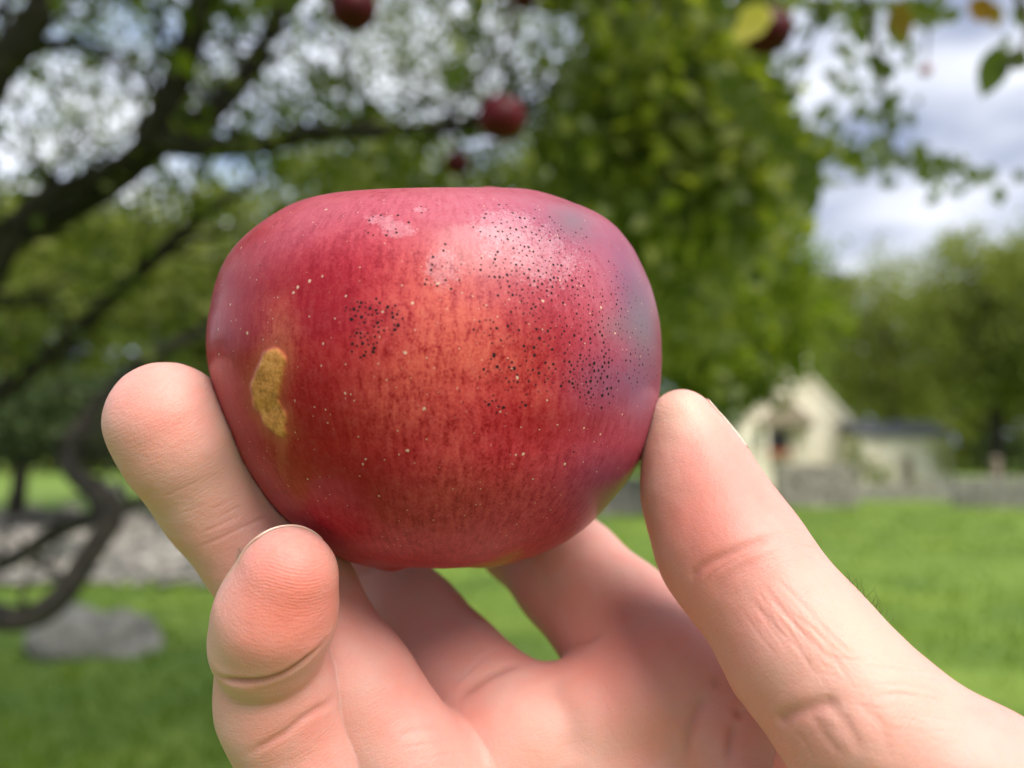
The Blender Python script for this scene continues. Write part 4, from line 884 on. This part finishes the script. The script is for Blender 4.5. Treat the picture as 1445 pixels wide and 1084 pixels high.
# coordinates that run along and around the fingers, for the fine lines of the skin
segs = []
for ch in (thumb, index, middle, ring, pinky_tip, pinky):
    acc = 0
    for (a, ra), (b, rb) in zip(ch.J[:-1], ch.J[1:]): segs.append((a, b, ra, acc, len(segs))); acc += np.linalg.norm(b - a)
best = np.full(len(HV), 1e9); sec = best.copy(); FC = np.zeros((len(HV), 3)); ns = 0
for ch in (thumb, index, middle, ring, pinky_tip, pinky):
    W_ = np.zeros(len(HV)); A_ = np.zeros((len(HV), 2)); db = np.full(len(HV), 1e9)
    for (a, b, ra, acc, k) in segs[ns:ns + len(ch.J) - 1]:
        ba = b - a; L_ = np.linalg.norm(ba); u = ba / L_; h = np.clip((HV - a) @ u, 0, L_); q = HV - a - h[:, None] * u; d = np.linalg.norm(q, axis=1) - ra
        e1 = np.cross(u, UP); e1 /= np.linalg.norm(e1); e2 = np.cross(u, e1); wt = np.exp(-np.clip(d, -.003, .05) / .0006) + 1e-30
        A_ += wt[:, None] * np.stack([acc + (HV - a) @ u, np.arctan2(q @ e2, q @ e1) * .008], 1); W_ += wt; db = np.minimum(db, d)
    ns += len(ch.J) - 1; m = db < best; sec = np.minimum(sec, np.maximum(best, db)) if ch is not pinky else sec; best[m] = db[m]; FC[m, :2] = (A_ / W_[:, None])[m]
line_shade = np.clip(line_shade + .75 * np.exp(-(np.clip(sec, 0, 1) / .0013) ** 2) * (hx < 900), 0, 1)  # gaps between fingers: flush and crevice shade, both painted in
fcm = np.exp(-np.clip(best / .0012, 0, 20) ** 2)
HV_push = np.minimum(apple_sdf(HV) - .00003, 0); HV = HV + (Gn * 0)  # contacts stay as pressed

def hb(px, py, d, r):                                  # soft ball mask in the flesh
    return np.exp(-(((HV - H(px, py, d)) ** 2).sum(1)) / (r * MM) ** 2)
red = .8 * hb(1000, 700, 103, 7) + .7 * hb(985, 800, 98, 8) + .8 * hb(395, 830, 91, 8) + .6 * hb(440, 850, 95, 6) + .5 * hb(370, 890, 94, 5) + .45 * hb(220, 600, 101, 7) + .6 * hb(850, 900, 118, 12) + .5 * hb(900, 1000, 112, 12) + .5 * hb(1060, 1050, 105, 8) + .5 * hb(540, 900, 116, 9) + .4 * hb(1080, 960, 92, 9) + .3 * hb(620, 1040, 110, 10) + .4 * hb(690, 900, 125, 9) + .3 * hb(1200, 1000, 86, 10) + .35 * hb(430, 1040, 100, 6)
pale = .9 * hb(958, 580, 109, 4.5) + .5 * hb(1190, 900, 90, 9) + .45 * hb(790, 1050, 112, 10) + .35 * hb(330, 900, 98, 5) + .35 * hb(330, 690, 105, 8) + .35 * hb(1330, 1030, 80, 14)
pale = pale + .75 * np.exp(-(np.clip(apple_sdf(HV), 0, 1) / .0014) ** 2)
def skin_mat():
    m, t, b = mat_new('skin')
    tcn = t.nodes.new('ShaderNodeTexCoord')
    def att(nm):
        a = t.nodes.new('ShaderNodeAttribute'); a.attribute_name = nm; return a.outputs['Fac']
    def nz(scale, det, rough=.6):
        n = t.nodes.new('ShaderNodeTexNoise'); n.inputs['Scale'].default_value = scale; n.inputs['Detail'].default_value = det; n.inputs['Roughness'].default_value = rough
        t.links.new(tcn.outputs['Object'], n.inputs['Vector']); return n.outputs['Fac']
    def mt(op, a, c, clamp=False):
        n = t.nodes.new('ShaderNodeMath'); n.operation = op; n.use_clamp = clamp
        for k, x in enumerate((a, c)):
            if isinstance(x, (int, float)): n.inputs[k].default_value = x
            else: t.links.new(x, n.inputs[k])
        return n.outputs[0]
    def mix(f, a, c):
        n = t.nodes.new('ShaderNodeMix'); n.data_type = 'RGBA'
        for s_, x in (('Factor', f), ('A', a), ('B', c)):
            if isinstance(x, (int, float)): n.inputs[s_].default_value = x
            elif isinstance(x, tuple): n.inputs[s_].default_value = (*x, 1)
            else: t.links.new(x, n.inputs[s_])
        return n.outputs['Result']
    bm = mt('SUBTRACT', nz(140, 4), .5); mm_ = mt('SUBTRACT', nz(700, 4, .7), .5)
    c = mix(mt('ADD', mt('MULTIPLY', bm, 3.0), .5, True), (.62, .335, .29), (.66, .305, .262))
    c = mix(mt('MULTIPLY', mt('ADD', att('red'), mt('ADD', mt('MULTIPLY', bm, .7), mt('MULTIPLY', mm_, .5))), .62, True), c, (.62, .175, .135))
    c = mix(mt('MULTIPLY', mt('ADD', att('pale'), mt('MULTIPLY', mm_, .3)), .7, True), c, (.72, .50, .40))
    c = mix(mt('MULTIPLY', att('line_shade'), .45, True), c, (.34, .09, .05))  # creases and finger gaps coloured dark red, part flush, part painted shade
    t.links.new(c, b.inputs['Base Color'])
    b.inputs['Subsurface Weight'].default_value = .75; b.inputs['Subsurface Radius'].default_value = (.0036, .0013, .0007); b.inputs['Subsurface Scale'].default_value = .55
    b.inputs['Roughness'].default_value = .48; b.inputs['Specular IOR Level'].default_value = .38
    # skin grain + ridges of the finger pads
    vo = t.nodes.new('ShaderNodeTexVoronoi'); vo.inputs['Scale'].default_value = 2300; vo.feature = 'DISTANCE_TO_EDGE'; t.links.new(tcn.outputs['Object'], vo.inputs['Vector'])
    ri = t.nodes.new('ShaderNodeAttribute'); ri.attribute_name = 'ridge'
    wv = t.nodes.new('ShaderNodeMath'); wv.operation = 'SINE'; t.links.new(mt('MULTIPLY', ri.outputs['Fac'], 6.283), wv.inputs[0])
    hgt = mt('ADD', mt('ADD', mt('MULTIPLY', nz(1400, 4, .7), .8), mt('MULTIPLY', mt('MINIMUM', vo.outputs['Distance'], .25), .5)), mt('MULTIPLY', mt('MULTIPLY', wv.outputs[0], att('ridgemask')), .10))
    fa = t.nodes.new('ShaderNodeAttribute'); fa.attribute_name = 'fc'; fm = t.nodes.new('ShaderNodeMapping'); fm.inputs['Scale'].default_value = (3600, 520, 1); fn = t.nodes.new('ShaderNodeTexNoise'); fn.inputs['Scale'].default_value = 1; fn.inputs['Detail'].default_value = 3
    t.links.new(fa.outputs['Vector'], fm.inputs[0]); t.links.new(fm.outputs[0], fn.inputs['Vector'])
    hgt = mt('ADD', hgt, mt('MULTIPLY', mt('MULTIPLY', mt('SUBTRACT', fn.outputs['Fac'], .5), att('fcm')), .8))
    bn = t.nodes.new('ShaderNodeBump'); bn.inputs['Strength'].default_value = .6; bn.inputs['Distance'].default_value = .00018
    t.links.new(hgt, bn.inputs['Height']); t.links.new(bn.outputs[0], b.inputs['Normal'])
    return m
M_skin = skin_mat()
# friction ridges: arches over the little fingertip, bands over the other pads (period about .45 mm)
pc = H(395, 850, 92); l_ = HV - pc; lx, ly = l_ @ RIGHT, l_ @ UP
rp = (ly + 22 * (lx - .0005) ** 2 + .0006 * np.sin(lx * 600)) / .00040
rmask = np.exp(-((hx - 405) / 60) ** 4 - ((hy - 812) / 62) ** 4) * (hz < .1) * toward
far_m = hx > 500
l2 = HV - H(760, 1040, 112); rp2 = (l2 @ UP - .35 * (l2 @ RIGHT) + .0008 * np.sin((l2 @ RIGHT) * 260)) / .00042
rp = np.where(far_m, rp2, rp); rmask = np.where(far_m, .22 * toward * (hx < 1000) * (hy > 950), rmask)

palm_o = mesh_np('person_hand', HV, HQ.astype(np.int32), M_skin, None, True, {'red': red, 'pale': pale, 'line_shade': line_shade, 'ridge': rp, 'ridgemask': rmask, 'fcm': fcm})
_a = palm_o.data.attributes.new('fc', 'FLOAT_VECTOR', 'POINT'); _a.data.foreach_set('vector', FC.astype(np.float32).ravel())
tag(palm_o, "bare adult hand holding the large speckled apple in its fingertips", 'hand')
# fingernails
M_nail, _t, _b = mat_new('fingernail'); _b.inputs['Base Color'].default_value = (.62, .42, .34, 1); _b.inputs['Roughness'].default_value = .25
_b.inputs['Subsurface Weight'].default_value = .4; _b.inputs['Subsurface Radius'].default_value = (.002, .0008, .0006); _b.inputs['Coat Weight'].default_value = .3
def nail(tip, back, dorsal, width, length, free, lift=.00025, spread=62):
    """curved plate lying on the back of a fingertip; tip and back are points on the finger axis"""
    ax = tip - back; ax /= np.linalg.norm(ax); dorsal = dorsal - (dorsal @ ax) * ax; dorsal /= np.linalg.norm(dorsal); sd_ = np.cross(ax, dorsal)
    nu, nv_ = 22, 18; V = np.zeros((2, nu, nv_, 3))
    for a in range(nu):
        u = -1 + 2 * a / (nu - 1)
        for b_ in range(nv_):
            v = b_ / (nv_ - 1)
            s = -length + v * (length + free * math.sqrt(max(0, 1 - .55 * u * u)))
            org = tip + ax * min(s, 0); an = math.radians(spread) * u
            dr = math.cos(an) * dorsal + math.sin(an) * sd_
            if s > 0: fi = s / .0085; dr = math.cos(fi) * dr + math.sin(fi) * ax
            t = .012
            for _ in range(24): t -= hand_sdf((org + dr * t)[None])[0] * .8
            t = max(t, .002)
            pnt = org + dr * t
            lf_ = lift + max(s, 0) * .018
            V[0, a, b_] = pnt + dr * lf_; V[1, a, b_] = pnt + dr * (lf_ - .0003)
    idx = np.arange(2 * nu * nv_).reshape(2, nu, nv_); F = []
    for a in range(nu - 1):
        for b_ in range(nv_ - 1):
            F.append((idx[0, a, b_], idx[0, a + 1, b_], idx[0, a + 1, b_ + 1], idx[0, a, b_ + 1])); F.append((idx[1, a, b_ + 1], idx[1, a + 1, b_ + 1], idx[1, a + 1, b_], idx[1, a, b_]))
    rim = [idx[:, a, 0] for a in range(nu)] + [idx[:, -1, b_] for b_ in range(1, nv_)] + [idx[:, a, -1] for a in range(nu - 2, -1, -1)] + [idx[:, 0, b_] for b_ in range(nv_ - 2, 0, -1)]
    for k in range(len(rim)):
        p0, p1 = rim[k], rim[(k + 1) % len(rim)]; F.append((p0[0], p0[1], p1[1], p1[0]))
    return mesh_np('fingernail', V.reshape(-1, 3), [tuple(int(x) for x in f) for f in F], M_nail, palm_o)
n1_ = nail(H(406, 816, 98), H(390, 868, 99.2), -RIGHT * .62 + UP * .1 + FWD * .9, 0, .007, .0092, .0002, 58)
n1_['label'] = 'thin pale nail edge rimming the little fingertip'
n2_ = nail(H(962, 594, 112.5), H(985, 670, 111), RIGHT * .95 + UP * .2 + FWD * .7, 0, .0060, .0045, lift=.0002, spread=58)
nail(ring.J[0][0], ring.J[1][0], FWD - .3 * RIGHT, 0, .008, .006)
nail(middle.J[0][0], middle.J[1][0], FWD, 0, .008, .006)
nail(index.J[0][0], index.J[1][0], FWD + .1 * RIGHT, 0, .008, .006)
# fine dark hairs along the outer edge of the thumb
hb_ = MB()
for k in range(34):
    t = RNG.random(); ex, ey = (1215 + 150 * t, 818 + 118 * t + 10 * math.sin(t * 6))
    o_, ok_h = skin_hits([(ex - s_ + 80, ey) for s_ in range(0, 130, 2)]); base = o_[np.argmax(ok_h)] if ok_h.any() else None
    if base is None: continue
    g = grad(base[None])[0]; g /= np.linalg.norm(g); along = (H(1400, 1000, 90) - H(1200, 830, 96)); along /= np.linalg.norm(along)
    dr = g * .8 + along * RNG.uniform(-.9, -.2) + RNG.normal(0, .25, 3); Lh = RNG.uniform(.0012, .0028)
    hb_.tube([base - g * .0002, base + dr * Lh * .5, base + dr * Lh - g * Lh * .25], [.00002, .000015, .000008], 4)
if hb_.n: 
    hh = hb_.build('hair', noise_mat('body_hair', [(.3, (.02, .014, .01)), (.7, (.06, .04, .03))], 50, .5), palm_o, True)
